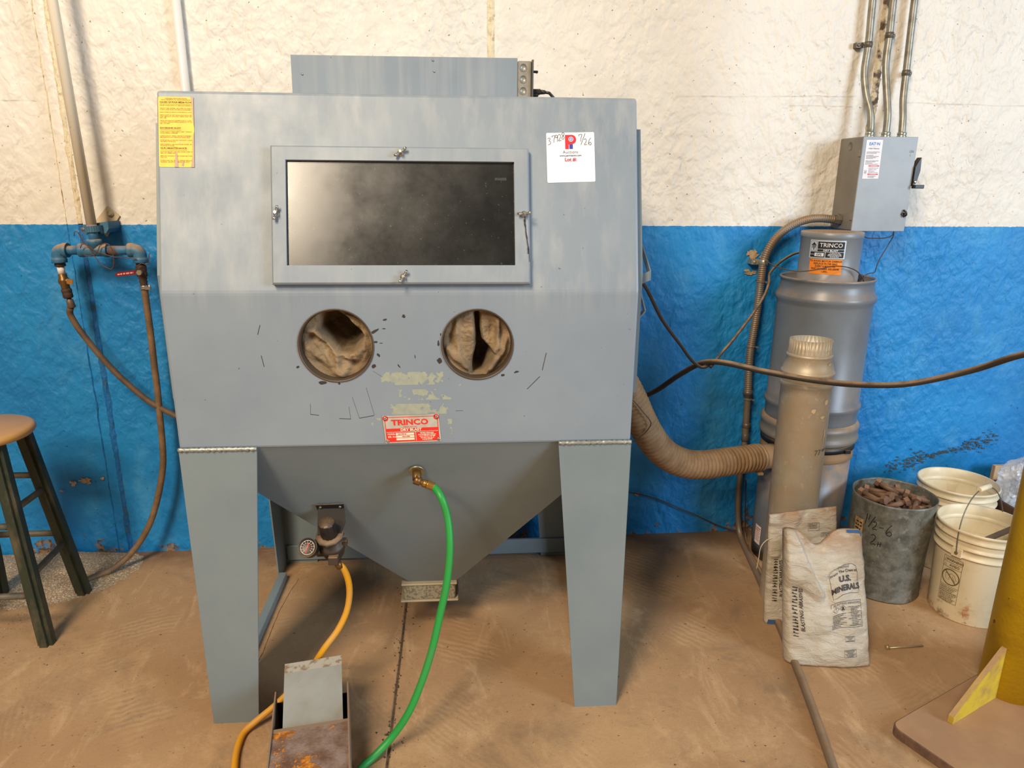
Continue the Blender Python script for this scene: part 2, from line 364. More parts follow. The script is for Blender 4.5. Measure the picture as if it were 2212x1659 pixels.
def spline(pts, step=.012):
    P = [V(p) for p in pts]
    if len(P) == 2: 
        n = max(2, int((P[1] - P[0]).length / step)); return [P[0].lerp(P[1], i / n) for i in range(n + 1)]
    P = [P[0] * 2 - P[1]] + P + [P[-1] * 2 - P[-2]]; out = []
    for i in range(1, len(P) - 2):
        a, b, c, d = P[i - 1:i + 3]; n = max(1, int((c - b).length / step))
        ta, tb, tc = (b - a).length ** .5 + 1e-6, (c - b).length ** .5 + 1e-6, (d - c).length ** .5 + 1e-6
        m1 = (b - a) / ta - (c - a) / (ta + tb) + (c - b) / tb; m2 = (c - b) / tb - (d - b) / (tb + tc) + (d - c) / tc
        m1 *= tb; m2 *= tb
        for k in range(n):
            t = k / n; t2, t3 = t * t, t * t * t
            out.append(b * (2 * t3 - 3 * t2 + 1) + m1 * (t3 - 2 * t2 + t) + c * (-2 * t3 + 3 * t2) + m2 * (t3 - t2))
    out.append(P[-2]); return out
_rg = random.Random(5)
def greek(g, fn, x0, x1, y, h, off=.0006, fill=.8):
    """a line of print too small to read: short dashes"""
    x = x0
    while x < x1 - h * .3:
        w_ = min(x1 - x, h * _rg.uniform(.5, 2.6)); g.rect(x, y, x + w_, y + h * _rg.uniform(.75, 1.0), fn, off, max(1, int(w_ / .008))); x += w_ + h * _rg.uniform(.25, .6)
_gl = {}
def glyphs(body, align, bold=0):
    k = (body, align, bold)
    if k not in _gl:
        cu = bpy.data.curves.new('tmp', 'FONT'); cu.body = body; cu.size = 1; cu.align_x = align; cu.align_y = 'CENTER'; cu.resolution_u = 2
        cu.offset = bold; cu.fill_mode = 'FRONT'
        ob = bpy.data.objects.new('tmp', cu); me = bpy.data.meshes.new_from_object(ob)
        _gl[k] = ([(v.co.x, v.co.y) for v in me.vertices], [list(p.vertices) for p in me.polygons])
        bpy.data.objects.remove(ob); bpy.data.meshes.remove(me); bpy.data.curves.remove(cu)
    return _gl[k]
BASE = {}
def build(name, g, mat, parent=None, base=None, label=None):
    """one mesh object; a part's vertices are stored relative to its thing's base"""
    b = V(base) if base is not None else (BASE[parent.name] if parent else V((0, 0, 0)))
    me = bpy.data.meshes.new(name); me.from_pydata([tuple(p - b) for p in g.v], [], g.f)
    me.polygons.foreach_set('use_smooth', g.sm)
    if g.uv:
        ul = me.uv_layers.new(name='uv').data
        for lp in me.loops: ul[lp.index].uv = g.uv.get(lp.vertex_index, (0, 0))
    me.materials.append(mat if not isinstance(mat, str) else MATS[mat]); me.update()
    o = bpy.data.objects.new(name, me); C.objects.link(o)
    if parent: o.parent = parent
    else: o.location = b
    BASE[o.name] = b
    if label: o['label'] = label
    return o
def thing(name, base, label, cat, group=None):
    o = bpy.data.objects.new(name, None); C.objects.link(o); o.location = base; o.empty_display_size = .05
    BASE[o.name] = V(base); tag(o, label, cat, group); return o
def tag(o, label, cat, group=None):
    o['label'] = label; o['category'] = cat
    if group: o['group'] = group
    return o
def rpoly(w0, h0, r, n=4):
    out = []
    for cx, cy, a in ((w0 - r, h0 - r, 0), (r, h0 - r, 90), (r, r, 180), (w0 - r, r, 270)):
        for i in range(n + 1):
            t = math.radians(a + 90 * i / n); out.append((cx + r * math.cos(t), cy + r * math.sin(t)))
    return out
def nz(p, s): return noise.noise(V(p) * s)

# ------------------------------------------------------------------ setting: wall
WY, WT = 1.081, .0154
def wally(x): return WY + (x - .6) * WT
wl = bpy.data.objects
g = G().box((-3.2, .02, 0), (4.4, .20, 3.2))
wall = build('wall_back', g, CRACK, base=(0, 0, 0)); wall.location = (.6 - .6, WY - .6 * WT, 0); wall.rotation_euler = (0, 0, math.atan(WT)); wall['kind'] = 'structure'
def wall_panel(x0, x1, fine):
    dx = .0125 if fine else .05; nx = max(2, int((x1 - x0) / dx)); nzc = int(3.1 / dx); g = G(); vs = []; fs = []
    for i in range(nx + 1):
        x = x0 + (x1 - x0) * i / nx; e = min(x - x0, x1 - x)
        for k in range(nzc + 1):
            z = 3.1 * k / nzc
            d = .0022 * nz((x * 1.3 + 5, 3, z), 9) + .0018 * nz((x * 1.2 + z * .5, 9, z * .8), 24) + .0030 * nz((x, 1, z), 2.1)
            if e < .02: d += (.02 - e) * .22 * (.6 + .8 * abs(nz((x, 4, z), 30)))
            vs.append((x, d, z))
    for i in range(nx):
        for k in range(nzc):
            a = i * (nzc + 1) + k; fs.append([a, a + nzc + 1, a + nzc + 2, a + 1])
    g.add(vs, fs, True)
    for j, xe in ((0, x0), (nx, x1)):     # edge returns into the joint
        col = [vs[j * (nzc + 1) + k] for k in range(nzc + 1)]; o = g.add(col + [(p[0], .03, p[2]) for p in col], [])
        for k in range(nzc):
            q = [o + k, o + k + 1, o + nzc + 1 + k + 1, o + nzc + 1 + k]; g.f.append(q if j == 0 else q[::-1]); g.sm.append(False)
    build('wall_panel', g, 'wall', wall)
for x0, x1, fn in ((-3.2, -1.6, 0), (-1.6, -.7430, 1), (-.7405, -.702, 1), (-.684, .865, 1), (.893, 2.405, 1), (2.432, 3.5, 1), (3.5, 4.4, 0)):
    wall_panel(x0, x1 , fn)
def filler(x0, x1, z0, z1, mat, proud, seed):
    g = G(); n = int((z1 - z0) / .008); m = 8; vs = []
    for k in range(n + 1):
        z = z0 + (z1 - z0) * k / n; w = 1 + .35 * nz((seed, z, 0), 14) + .25 * nz((seed, z, 2), 45); cx = (x0 + x1) / 2 + .004 * nz((seed, z, 5), 11)
        for i in range(m + 1):
            s = i / m * 2 - 1; d = .006 - proud * (1 - s * s) * (.55 + .6 * nz((s * .8, z * 1.6, seed), 22) + .5 * nz((s, z * 2, seed), 60))
            vs.append((cx + s * (x1 - x0) / 2 * w, d, z))
    g.add(vs, [[k * (m + 1) + i, k * (m + 1) + i + 1, (k + 1) * (m + 1) + i + 1, (k + 1) * (m + 1) + i] for k in range(n) for i in range(m)], True)
    return build('joint_filler', g, mat, wall)
filler(-.706, -.681, 1.40, 3.1, CAULK, .013, 1); filler(-.708, -.682, 0, 1.397, CAULKB, .010, 2)
filler(-.7450, -.7385, 0, 1.397, CAULKB, .008, 8); filler(-.7450, -.7385, 1.40, 3.1, CAULK, .008, 9)
filler(.860, .898, 1.40, 3.1, CAULK, .014, 3); filler(2.398, 2.438, 1.40, 3.1, M('stained_joint_filler', lin(196, 178, 146), .7, col2=lin(84, 64, 48), scale=22, lo=.48, hi=.6, bump=.9, bscale=70), .016, 4)
filler(.862, .896, 0, 1.397, CAULKB, .008, 5); filler(2.402, 2.434, 0, 1.397, CAULKB, .008, 6)

def wcrack(x0, z0, x1, z1, seed):
    g = G(); n = int(abs(x1 - x0) / .01); vs = []
    for i in range(n + 1):
        x = x0 + (x1 - x0) * i / n; z = z0 + (z1 - z0) * i / n + .004 * nz((x, seed, 0), 9); w_ = .0008 * (.2 + abs(nz((x, seed, 1), 30)))
        vs += [(x, -.0052, z + w_), (x, -.0052, z - w_)]
    g.add(vs, [[2 * i, 2 * i + 1, 2 * i + 3, 2 * i + 2] for i in range(n)]); build('hairline_crack', g, M('hairline', lin(176, 150, 120), .9), wall)
for q in ((2.53, 1.885, 3.25, 1.878, 1), (1.60, 1.893, 2.34, 1.905, 2), (2.06, 1.868, 2.33, 1.866, 3), (-1.05, 1.836, -.78, 1.838, 4), (.98, 1.845, 1.35, 1.842, 5)): wcrack(*q)
# ------------------------------------------------------------------ setting: floor
fl = build('floor', G().box((-5, -6.5, -.2), (8, 1.35, -.012)), CRACK); fl['kind'] = 'structure'
def slab(x0, x1, y0, y1):
    b = bmesh.new(); bmesh.ops.create_cube(b, size=1)
    for v in b.verts: v.co = V((x0 if v.co.x < 0 else x1, y0 if v.co.y < 0 else y1, -.06 if v.co.z < 0 else 0))
    bmesh.ops.bevel(b, geom=[e for e in b.edges if e.verts[0].co.z > -.01 and e.verts[1].co.z > -.01], offset=.003, segments=1, affect='EDGES')
    g = G(); g.bm(b); build('floor_slab', g, 'floor', fl)
for x0, x1, y0, y1 in ((-5, .527, -6.5, 1.35), (.535, 8, -6.5, 1.35)):
    slab(x0, x1, y0, y1)
build('joint_fill', G().box((.526, -6.5, -.03), (.536, 1.35, -.0035)), M('joint_fill_dust', lin(104, 82, 60), .85, col2=lin(60, 50, 42), scale=30), fl)
def fcrack(pts, wd):
    g = G(); P = spline([V((a, c, 0)) for a, c in pts], .012); vs = []
    for i, p in enumerate(P):
        t = (P[min(i + 1, len(P) - 1)] - P[max(i - 1, 0)]).normalized(); n = V((-t.y, t.x, 0)); w_ = wd * (.5 + abs(nz(p, 40))); o = n * (.0025 * nz(p, 22))
        vs += [p + o + n * w_ + V((0, 0, .0004)), p + o - n * w_ + V((0, 0, .0004))]
    g.add(vs, [[2 * i, 2 * i + 1, 2 * i + 3, 2 * i + 2] for i in range(len(P) - 1)]); build('floor_crack', g, M('crack_brown', lin(86, 64, 46), .9), fl)
fcrack([(.079, .80), (.062, .66), (.056, .54), (.057, .30), (.052, .24)], .0014); fcrack([(.12, .944), (.40, .941), (.75, .936), (1.135, .940), (1.19, .942)], .0012)
# soft black debris packed in the control joint
g = G()
for i in range(420):
    y = random.uniform(-.9, .72); x = .531 + random.gauss(0, .004 + (.02 if random.random() < .25 else 0)); s = random.uniform(.0015, .0045); z = 0 if abs(x - .531) > .005 else -.008
    a = random.random() * 6; q = [(x + s * math.cos(a + k * 2.1), y + s * math.sin(a + k * 2.1) * 1.4, z) for k in range(3)]
    g.add(q + [(x, y, z + s * .8)], [[0, 1, 3], [1, 2, 3], [2, 0, 3]])
o = build('joint_dirt', g, CRACK, fl); o['kind'] = 'stuff'
# ------------------------------------------------------------------ blast cabinet
W, H, ZF, ZB, YT, YB = 1.22, 1.780, 1.292, .875, .137, .93
cab = thing('blast_cabinet', (.61, .45, 0), 'large grey steel sandblasting cabinet on four tapered legs with dark viewing window', 'blast cabinet')
_d = V((0, YT, H - ZF)).normalized(); _n = V((0, -_d.z, _d.y))
def tilt(s, t, off=0): return V((s, 0, ZF)) + _d * t + _n * off
def front(x, z, off=0): return V((x, -off, z))
HOLES = ((.428, 1.154, .096), (.795, 1.154, .094))
b = bmesh.new()
prof = [(0, ZB), (0, ZF), (YT, H), (YB, H), (YB, ZB)]
va = [b.verts.new((0, y, z)) for y, z in prof]; vb = [b.verts.new((W, y, z)) for y, z in prof]
b.faces.new(va); b.faces.new(vb[::-1])
for i in range(5):
    j = (i + 1) % 5; b.faces.new((va[i], vb[i], vb[j], va[j]))
bmesh.ops.recalc_face_normals(b, faces=b.faces)
bmesh.ops.bevel(b, geom=list(b.edges), offset=.007, segments=2, affect='EDGES', profile=.5)
b.faces.ensure_lookup_table()
ff = max((f for f in b.faces if f.normal.y < -.99), key=lambda f: f.calc_area()); edges = list(ff.edges)
bmesh.ops.delete(b, geom=[ff], context='FACES_ONLY')
for cx, cz, r in HOLES:
    vs = [b.verts.new((cx + r * math.cos(6.28319 * i / 48), 0, cz + r * math.sin(6.28319 * i / 48))) for i in range(48)]
    edges += [b.edges.new((vs[i], vs[(i + 1) % 48])) for i in range(48)]
bmesh.ops.triangle_fill(b, use_beauty=True, edges=edges, normal=(0, -1, 0))
g = G(); g.bm(b); body = build('cabinet_body', g, 'cab', cab)
# arm ports with canvas sleeves
def pdist(p, poly, closed=True):
    best = 9; inside = False; n = len(poly)
    for i in range(n if closed else n - 1):
        a, c = V(poly[i]), V(poly[(i + 1) % n]); d = c - a; t = max(0, min(1, (p - a).dot(d) / d.length_squared)); best = min(best, (p - a - d * t).length)
        if closed and (a.y > p.y) != (c.y > p.y) and p.x < (c.x - a.x) * (p.y - a.y) / (c.y - a.y) + a.x: inside = not inside
    return -best if inside else best
def sstep(a, c, x): t = max(0, min(1, (x - a) / (c - a))); return t * t * (3 - 2 * t)
def cloth(port, cx, cz, r, hi):
    """canvas sleeve bunched in the port: depth behind the panel over the disc"""
    if hi == 0:
        deep = [(-.40, .84), (.02, .90), (.30, .72), (.72, .22), (.66, .10), (.40, -.22), (.10, -.24), (-.06, -.12), (-.22, .06), (-.52, .40)]
        ridges = [([(-.86, .42), (-.62, .36), (-.26, .06), (-.08, -.30), (.02, -.84)], .10, .30), ([(-.90, .0), (-.62, -.30), (-.34, -.62), (.10, -.93)], .13, .26), ([(.80, .26), (.72, -.10), (.44, -.50), (.10, -.90)], .11, .28), ([(.60, .12), (.40, -.20), (.34, -.44)], .07, .24), ([(.34, .74), (.72, .50), (.88, .10), (.80, -.36)], .12, .20), ([(.02, -.34), (.14, -.30), (.22, -.40)], .07, .16), ([(-.62, .02), (-.36, -.30), (-.20, -.60)], .08, .18)]
        pits = [((.40, -.58), .12, .40), ((-.70, .20), .10, .22)]
    else:
        deep = [(-.05, .88), (.04, .88), (.06, .40), (.12, .05), (.46, -.36), (.30, -.72), (.16, -.92), (-.12, -.92), (-.10, -.50), (.0, -.10), (-.02, .40)]
        ridges = [([(-.60, .66), (-.62, .10), (-.56, -.30), (-.30, -.72)], .09, .22), ([(-.30, .80), (-.26, .20), (-.22, -.30)], .24, .24), ([(-.86, -.16), (-.60, -.52), (-.14, -.93)], .10, .30), ([(.62, .70), (.60, .24), (.62, -.06), (.40, -.50), (.20, -.90)], .09, .42), ([(.86, .10), (.74, -.30), (.40, -.76)], .10, .40), ([(.30, .80), (.34, .20)], .18, .10)]
        pits = [((.36, .30), .22, .30), ((-.66, -.16), .05, .12)]
    g = G(); nr, na = 46, 120; vs = []; R = r - .005
    for k in range(nr + 1):
        q = k / nr
        for i in range(na):
            t = 2 * math.pi * i / na; p = V((q * math.cos(t), q * math.sin(t)))
            d = .40 + .25 * nz((p.x, p.y, hi * 3 + 1), 2.4)
            for poly, w_, a_ in ridges: e = pdist(p, poly, False) / w_; d -= a_ * math.exp(-e * e)
            for c_, w_, a_ in pits: e = (p - V(c_)).length / w_; d += a_ * math.exp(-e * e)
            d += .06 * nz((p.x, p.y, 7), 9) + .03 * nz((p.x, p.y, 3), 26)
            d = d * (1 - .5 * sstep(.80, 1.0, q)) + .12 * sstep(.85, 1, q)
            sd = pdist(p, deep); d += 2.0 * sstep(.10, -.10, sd) + .5 * sstep(-.08, -.4, sd)
            vs.append((cx + R * p.x, .010 + .050 * max(.04, d) * (1.0 if d < 1 else 1.25), cz + R * p.y))
    g.add(vs, [[k * na + i, (k + 1) * na + i, (k + 1) * na + (i + 1) % na, k * na + (i + 1) % na] for k in range(nr) for i in range(na)], True)
    build('canvas_sleeve', g, CLOTH, port)
for hi, (cx, cz, r) in enumerate(HOLES):
    g = G().lathe([(r + .0018, .001), (r + .0018, -.0030), (r - .0004, -.0034), (r - .0030, .0), (r - .0045, .045)], (cx, 0, cz), (0, 1, 0), 48, True, False, False)
    port = build('arm_port', g, M('port_ring_steel', lin(92, 78, 64), .5, .4), cab)
    cloth(port, cx, cz, r, hi)
# window
WIN = (.283, .931, .019, .366); GL = (.320, .893, .066, .330)
def frame_ring(x0, x1, t0, t1, a0, a1, b0, b1, lo, hi):
    g = G(); O = [(x0, t0), (x1, t0), (x1, t1), (x0, t1)]; I = [(a0, b0), (a1, b0), (a1, b1), (a0, b1)]; e = .004
    Oe = [(x0 + e, t0 + e), (x1 - e, t0 + e), (x1 - e, t1 - e), (x0 + e, t1 - e)]
    rings = [[tilt(a, c, lo) for a, c in O], [tilt(a, c, hi - e) for a, c in O], [tilt(a, c, hi) for a, c in Oe], [tilt(a, c, hi) for a, c in I], [tilt(a, c, lo) for a, c in I]]
    vs = sum(rings, []); g.add(vs, [[k * 4 + i, k * 4 + (i + 1) % 4, (k + 1) * 4 + (i + 1) % 4, (k + 1) * 4 + i] for k in range(4) for i in range(4)]); return g
wf = build('window_frame', frame_ring(WIN[0], WIN[1], WIN[2], WIN[3], GL[0], GL[1], GL[2], GL[3], .0, .024), 'cab', cab)
g = G(); g.prism([(GL[0] - .004, GL[2] - .004), (GL[1] + .004, GL[2] - .004), (GL[1] + .004, GL[3] + .004), (GL[0] - .004, GL[3] + .004)], lambda a, c, o: tilt(a, c, .002 + o), .012)
gp = build('window_glass', g, 'glass', cab, label='dusty dark viewing glass')
g = G(); 
for k in range(7): g.text(('PROTECTIVE', 'LENS COVER', 'REPLACE', 'WHEN', 'WORN', 'SEE', 'MANUAL')[k] if False else '|||||||||', .006, lambda a, c, o: tilt(a, c, .0142 + o), .846 + k * .004, .288, rot=1.5708, sx=.5)
build('etched_mark', g, M('etched_print', lin(112, 112, 110), .6), gp)
def wing_nut(s, t, ang):
    g = G(); c = tilt(s, t, .024); 
    g.lathe([(.0085, 0), (.0085, .0015), (.006, .002), (.006, .008), (.004, .009), (.004, .018), (.0035, .0185)], c, _n, 14)
    for sg in (1, -1):
        ax = V((math.cos(ang), 0, 0)) + _d * math.sin(ang)
        p = c + _n * .005 + ax * (.005 * sg); q = c + _n * .014 + ax * (.017 * sg)
        g.tube([p, (p + q) / 2 + _n * -.001, q], lambda a, L: .0032 + .0012 * math.sin(3.14 * a / L), 8, .003)
    return build('wing_nut', g, STEEL, cab)
for a in ((.606, .349, .6), (.297, .195, 1.3), (.917, .196, .1), (.609, .036, 1.0)): wing_nut(*a)
g = G()   # frayed thread hanging from the right wing nut
for q in range(4):
    pts = [tilt(.917 + .004 * math.sin(q), .190, .03)]
    for k in range(1, 12): pts.append(tilt(.917 + .0012 * k + .004 * nz((q, k, 0), 1.7), .190 - .0105 * k + .003 * nz((q, k, 3), 2), .0255))
    g.tube(pts[:10 if q else 12], .0007, 5, .004)
build('hanging_thread', g, M('dark_blue_thread', lin(44, 46, 60), .8), cab)
# hopper
HB = (.559, .728, .400, .560, .214)   # outlet x0 x1 y0 y1 z
g = G(); top = [(.004, .004, ZB + .004), (W - .004, .004, ZB + .004), (W - .004, YB - .004, ZB + .004), (.004, YB - .004, ZB + .004)]
bot = [(HB[0], HB[2], HB[4]), (HB[1], HB[2], HB[4]), (HB[1], HB[3], HB[4]), (HB[0], HB[3], HB[4])]
g.add(top + bot, [[i, i + 4, (i + 1) % 4 + 4, (i + 1) % 4] for i in range(4)] + [[7, 6, 5, 4]])
build('hopper', g, CABD, cab)
hn = (V((HB[0], HB[2], HB[4])) - V((HB[0], 0, ZB))).normalized(); hnn = V((0, -hn.z, hn.y)) * -1
if hnn.y > 0: hnn = -hnn
def hop(x, z, off=0):   # point on hopper front face
    y = (ZB - z) / (ZB - HB[4]) * HB[2]; return V((x, y, z)) + hnn * off
g = G().box((.540, .385, .148), (.722, .575, .210), .004)
tr = build('clean_out_tray', g, M('dusty_tray', lin(150, 140, 116), .7, col2=lin(104, 98, 82), scale=120, lo=.45, hi=.6), cab)
g = G().box((.530, .378, .143), (.732, .582, .150), .002).box((.534, .381, .206), (.728, .579, .213), .002); build('tray_lip', g, M('tray_lip_steel', lin(164, 150, 124), .6), tr)
# legs
def leg(x, y, sx, sy):
    g = G(); t = .005
    zt = ZB - .002
    f = lambda a, c, o: V((x + sx * a, y - sy * (.004 - o), c)); g.prism([(0, 0), (.131, 0), (.203, zt), (0, zt)] if sx * sy > 0 else [(0, 0), (0, zt), (.203, zt), (.131, 0)], f, t)
    f = lambda a, c, o: V((x - sx * (.002 - o), y + sy * a, c)); g.prism([(0, 0), (.131, 0), (.203, zt), (0, zt)], f, t)
    L = build('leg', g, CABD, cab)
    g = G(); pts = []
    n = 34
    for i in range(n + 1):
        a = .203 * i / n; pts.append((x + sx * a, y - sy * (.005 + .0012 * math.sin(i * 2.2)), zt + .002 + .0012 * nz((a, x, y), 90)))
    g.tube(pts, lambda s, Lg: .0055 + .0012 * math.sin(s * 420), 8, raw=True)
    build('weld_bead', g, M('weld_metal', lin(176, 178, 168), .4, .5, col2=lin(150, 150, 138), scale=60), L)
leg(0, 0, 1, 1); leg(W, 0, -1, 1); leg(0, YB, 1, -1); leg(W, YB, -1, -1)
for x in (.0, W - .036):
    build('base_rail', G().box((x + .004, .14, .0), (x + .034, .80, .032), .002), CABD, cab)
build('rear_cross_bar', G().box((.01, YB - .012, .018), (W - .01, YB + .002, .085), .002), CABD, cab)
# light housing on the roof
g = G().prism([(.30, H - .002), (.918, H - .002), (.918, 1.896), (.302, 1.893)], lambda a, c, o: V((a, .30 + o, c)), .20)
lh = build('light_housing', g, 'cab', cab)
for a, c in ((.33, 1.845), (.685, 1.886), (.688, 1.858)): build('housing_screw', G().lathe([(.003, 0), (.003, .0015), (.001, .0025)], (a, .30, c), (0, -1, 0), 10), STEEL, lh)
jb = build('junction_box', G().box((.9185, .30, H - .002), (.957, .36, 1.889), .002), M('galvanised_box', lin(168, 162, 150), .45, .5, col2=lin(150, 140, 124), scale=30), cab)
for k, z in enumerate((1.872, 1.842, 1.812)):
    g = G().lathe([(.0105, 0), (.0105, .0008), (.0093, .0008), (.0093, .0003), (.001, .0003)], (.934, .2995, z), (0, -1, 0), 24); build('knockout', g, M('knockout_steel', lin(156, 150, 138), .45, .5), jb)
build('cover_plate', G().box((.9575, .292, H - .004), (.9625, .37, 1.892), .001), M('plate_steel', lin(120, 120, 120), .35, .7), jb)
build('toggle_switch', G().box((.9625, .32, 1.862), (.978, .328, 1.868), .001), BLKPL, jb)
g = G().box((.963, .318, 1.806), (.988, .345, 1.820), .003).box((.963, .318, 1.798), (.980, .345, 1.808), .003)
g.cyl((.986, .331, 1.813), (1.000, .331, 1.813), .0065, .0055, 12)
plug = build('plug', g, BLKPL, jb)
g = G().tube([(.998, .331, 1.813), (1.012, .331, 1.811), (1.024, .335, 1.800), (1.032, .34, 1.785), (1.05, .40, 1.787), (1.10, .60, 1.787), (1.16, .90, 1.787), (1.17, .945, 1.70), (1.17, .945, 1.2)], .0042, 10)
build('power_cord', g, BLKPL, jb)
# side doors
for x0, x1 in ((-.021, -.001), (W + .001, W + .021)):
    g = G().prism([(.165, 1.705), (.80, 1.705), (.80, 1.0), (.055, 1.0), (.055, 1.33)] if x0 > 0 else [(.165, 1.705), (.055, 1.33), (.055, 1.0), (.80, 1.0), (.80, 1.705)], lambda a, c, o, q=x0: V((q + o, a, c)), x1 - x0)
    build('side_door', g, CABD, cab)
# right-hand brackets (bent flat bar)
def flatbar(pts, wv, th):
    g = G(); P = [V(p) for p in pts]; wv = V(wv)
    for a, c in zip(P[:-1], P[1:]):
        n = (c - a).cross(wv).normalized() * th
        q = [a - wv, c - wv, c + wv, a + wv]; g.add(q + [p + n for p in q], [[3, 2, 1, 0], [4, 5, 6, 7], [0, 1, 5, 4], [1, 2, 6, 5], [2, 3, 7, 6], [3, 0, 4, 7]])
    return g
build('hanger_bracket', flatbar([(1.241, .105, 1.306), (1.272, .098, 1.322), (1.2725, .205, 1.385)], (0, 0, .0135), .003), CABD, cab)
build('latch_bar', flatbar([(1.243, .095, 1.285), (1.262, .10, 1.225), (1.241, .10, 1.200)], (0, .012, 0), .003), CABD, cab)
# bulkhead fitting on the hopper
g = G().lathe([(.0225, 0), (.0225, .003), (.0205, .0045), (.019, .0035), (.015, .0035)], hop(.622, .775), hnn, 28); bf = build('bulkhead_flange', g, M('flange_nickel', lin(170, 158, 124), .35, .7), cab)
g = G(); p0 = hop(.622, .775, .004); p1 = p0 + V((.002, -.032, -.012)); g.cyl(p0, p1, .0125, .0125, 6)
p2 = p1 + V((.026, -.004, -.012)); g.cyl(p1 - V((.007, 0, -.003)), p1 + V((.010, -.001, -.005)), .0135, .0125, 6); g.cyl(p1, p2, .0085, .0085, 12); build('elbow_fitting', g, BRASS, bf)
# pressure regulator
RC = V((.366, .086, .532)); ra = V((-.060, -.34, .94)).normalized()
g = G(); bp = [hop(.318, .636, .001), hop(.392, .638, .001)]
g.prism([(.314, .640), (.397, .642), (.396, .618), (.316, .616)], lambda a, c, o: hop(a, c, .001 + o), .003)
br = build('regulator_bracket', g, BLKPL, cab)
for a in (.327, .385): build('bracket_screw', G().lathe([(.0045, 0), (.0042, .002), (.002, .003)], hop(a, .630, .004), hnn, 12), STEEL, br)
cb = RC + ra * .044
_av = hop(.355, .620, .004) - cb; _av.x = 0; _al = _av.length; _av.normalize(); _an = V((1, 0, 0)).cross(_av).normalized()
g = G().prism([(-.034, 0), (.034, 0), (.041, _al * .5), (.034, _al), (-.045, _al), (-.040, _al * .5)], lambda a, c, o: cb + V((a, 0, 0)) + _av * c + _an * o, .004)
build('bracket_arm', g, M('dusty_black_bracket', lin(44, 38, 32), .6), br)
reg = build('regulator_body', G().lathe([(.018, -.044), (.026, -.040), (.031, -.030), (.032, -.014), (.036, -.012), (.036, .008), (.032, .010), (.032, .028), (.028, .030), (.028, .036)], RC, ra, 28, True, mod=lambda t, z: (.0012 * math.sin(14 * t) if -.013 < z < .010 else 0)), M('regulator_black', lin(52, 44, 37), .5, dust=.75), cab)
g = G().lathe([(.030, .034), (.040, .037), (.040, .046), (.026, .047)], RC, ra, 30, True, mod=lambda t, z: (.0018 * (1 if math.sin(10 * t) > 0 else -1) if z < .039 else 0)); build('locking_ring', g, M('ring_black', lin(78, 66, 54), .6, dust=.5), reg)
g = G().lathe([(.0235, .046), (.0245, .050), (.0245, .094), (.022, .099), (.004, .0995)], RC, ra, 40, True, mod=lambda t, z: -.0016 if math.sin(12 * t) > .2 and z < .095 else 0); build('adjusting_knob', g, BLKPL, reg)
g = G().box(RC + V((-.045, -.012, -.030)), RC + V((-.02, .014, -.008)), .002).box(RC + V((.025, -.012, .0)), RC + V((.044, .012, .02)), .002).box(RC + V((-.006, -.046, -.040)), RC + V((.022, -.02, -.014)), .002); build('port_boss', g, M('boss_black', lin(66, 54, 44), .55, dust=.6), reg)
gn = V((-.12, -.80, .56)).normalized(); gc = V((.309, .050, .545))
gx = V((1, 0, 0)); gx = (gx - gn * gx.dot(gn)).normalized(); gy = gn.cross(gx)
def gf(a, c, o): return gc + gx * a + gy * c + gn * (.0205 + o)
gau = build('pressure_gauge', G().lathe([(.020, -.012), (.0265, -.008), (.0275, .0), (.0275, .020), (.0285, .022), (.0272, .0225), (.0255, .0205), (.001, .0205)], gc, gn, 32), BLKPL, cab)
g = G().cyl(gc - gn * .011, gc - gn * .03 + V((.01, .01, -.01)), .008, .008, 6); g.cyl(gc + V((.010, .005, -.012)), RC + V((-.03, 0, -.02)), .008, .008, 8); build('gauge_stem', g, BRASS, gau)
g = G().disc(0, 0, .0205, gf, .0002, 40, .0195)
for k in range(11):
    t = math.radians(225 - 27 * k); g.ribbon([(.0160 * math.cos(t), .0160 * math.sin(t)), (.0192 * math.cos(t), .0192 * math.sin(t))], .0009, gf, .0003)
    g.rect(.0128 * math.cos(t) - .0011, .0128 * math.sin(t) - .0008, .0128 * math.cos(t) + .0011, .0128 * math.sin(t) + .0008, gf, .0003)
build('dial_print', g, M('dial_white', lin(220, 214, 200), .5), gau)
g = G().ribbon([(-.004, -.016), (.0, 0), (.002, .010)], .0014, gf, .0012).ribbon([(.0005, .001), (.003, .012)], .003, gf, .0012).disc(0, 0, .0022, gf, .0014, 12); build('needle', g, M('needle_red', lin(224, 70, 40), .5), gau)
# scuffs, chips and old sticker residue on the front
g = G()
def chip(cx, cz, a, c, rot=0, n=9):
    pts = []
    for i in range(n):
        t = 6.2832 * i / n; k = .65 + .5 * random.random(); u, v = a * k * math.cos(t), c * k * math.sin(t)
        pts.append(front(cx + u * math.cos(rot) - v * math.sin(rot), cz + u * math.sin(rot) + v * math.cos(rot), .0004))
    g.add(pts, [list(range(n))[::-1]])
for a in ((.557, 1.222, .006, .003, .2), (.605, 1.231, .005, .005, 0), (.528, 1.191, .013, .004, .6), (.553, 1.198, .005, .0015, 0), (.530, 1.163, .006, .003, 0), (.544, 1.160, .004, .0012, 0), (.536, 1.128, .007, .003, -.8),
          (.522, 1.098, .006, .007, 0), (.588, 1.098, .007, .0018, -.9), (.631, 1.123, .0012, .006, 0), (.327, 1.098, .005, .0035, .7), (.390, 1.055, .013, .006, 0), (.430, 1.052, .004, .003, 0),
          (.695, 1.112, .007, .009, .3), (.693, 1.158, .003, .008, 0), (.898, 1.078, .007, .003, .3), (.862, 1.070, .006, .004, 0), (.699, 1.182, .002, .004, 0)): chip(*a)
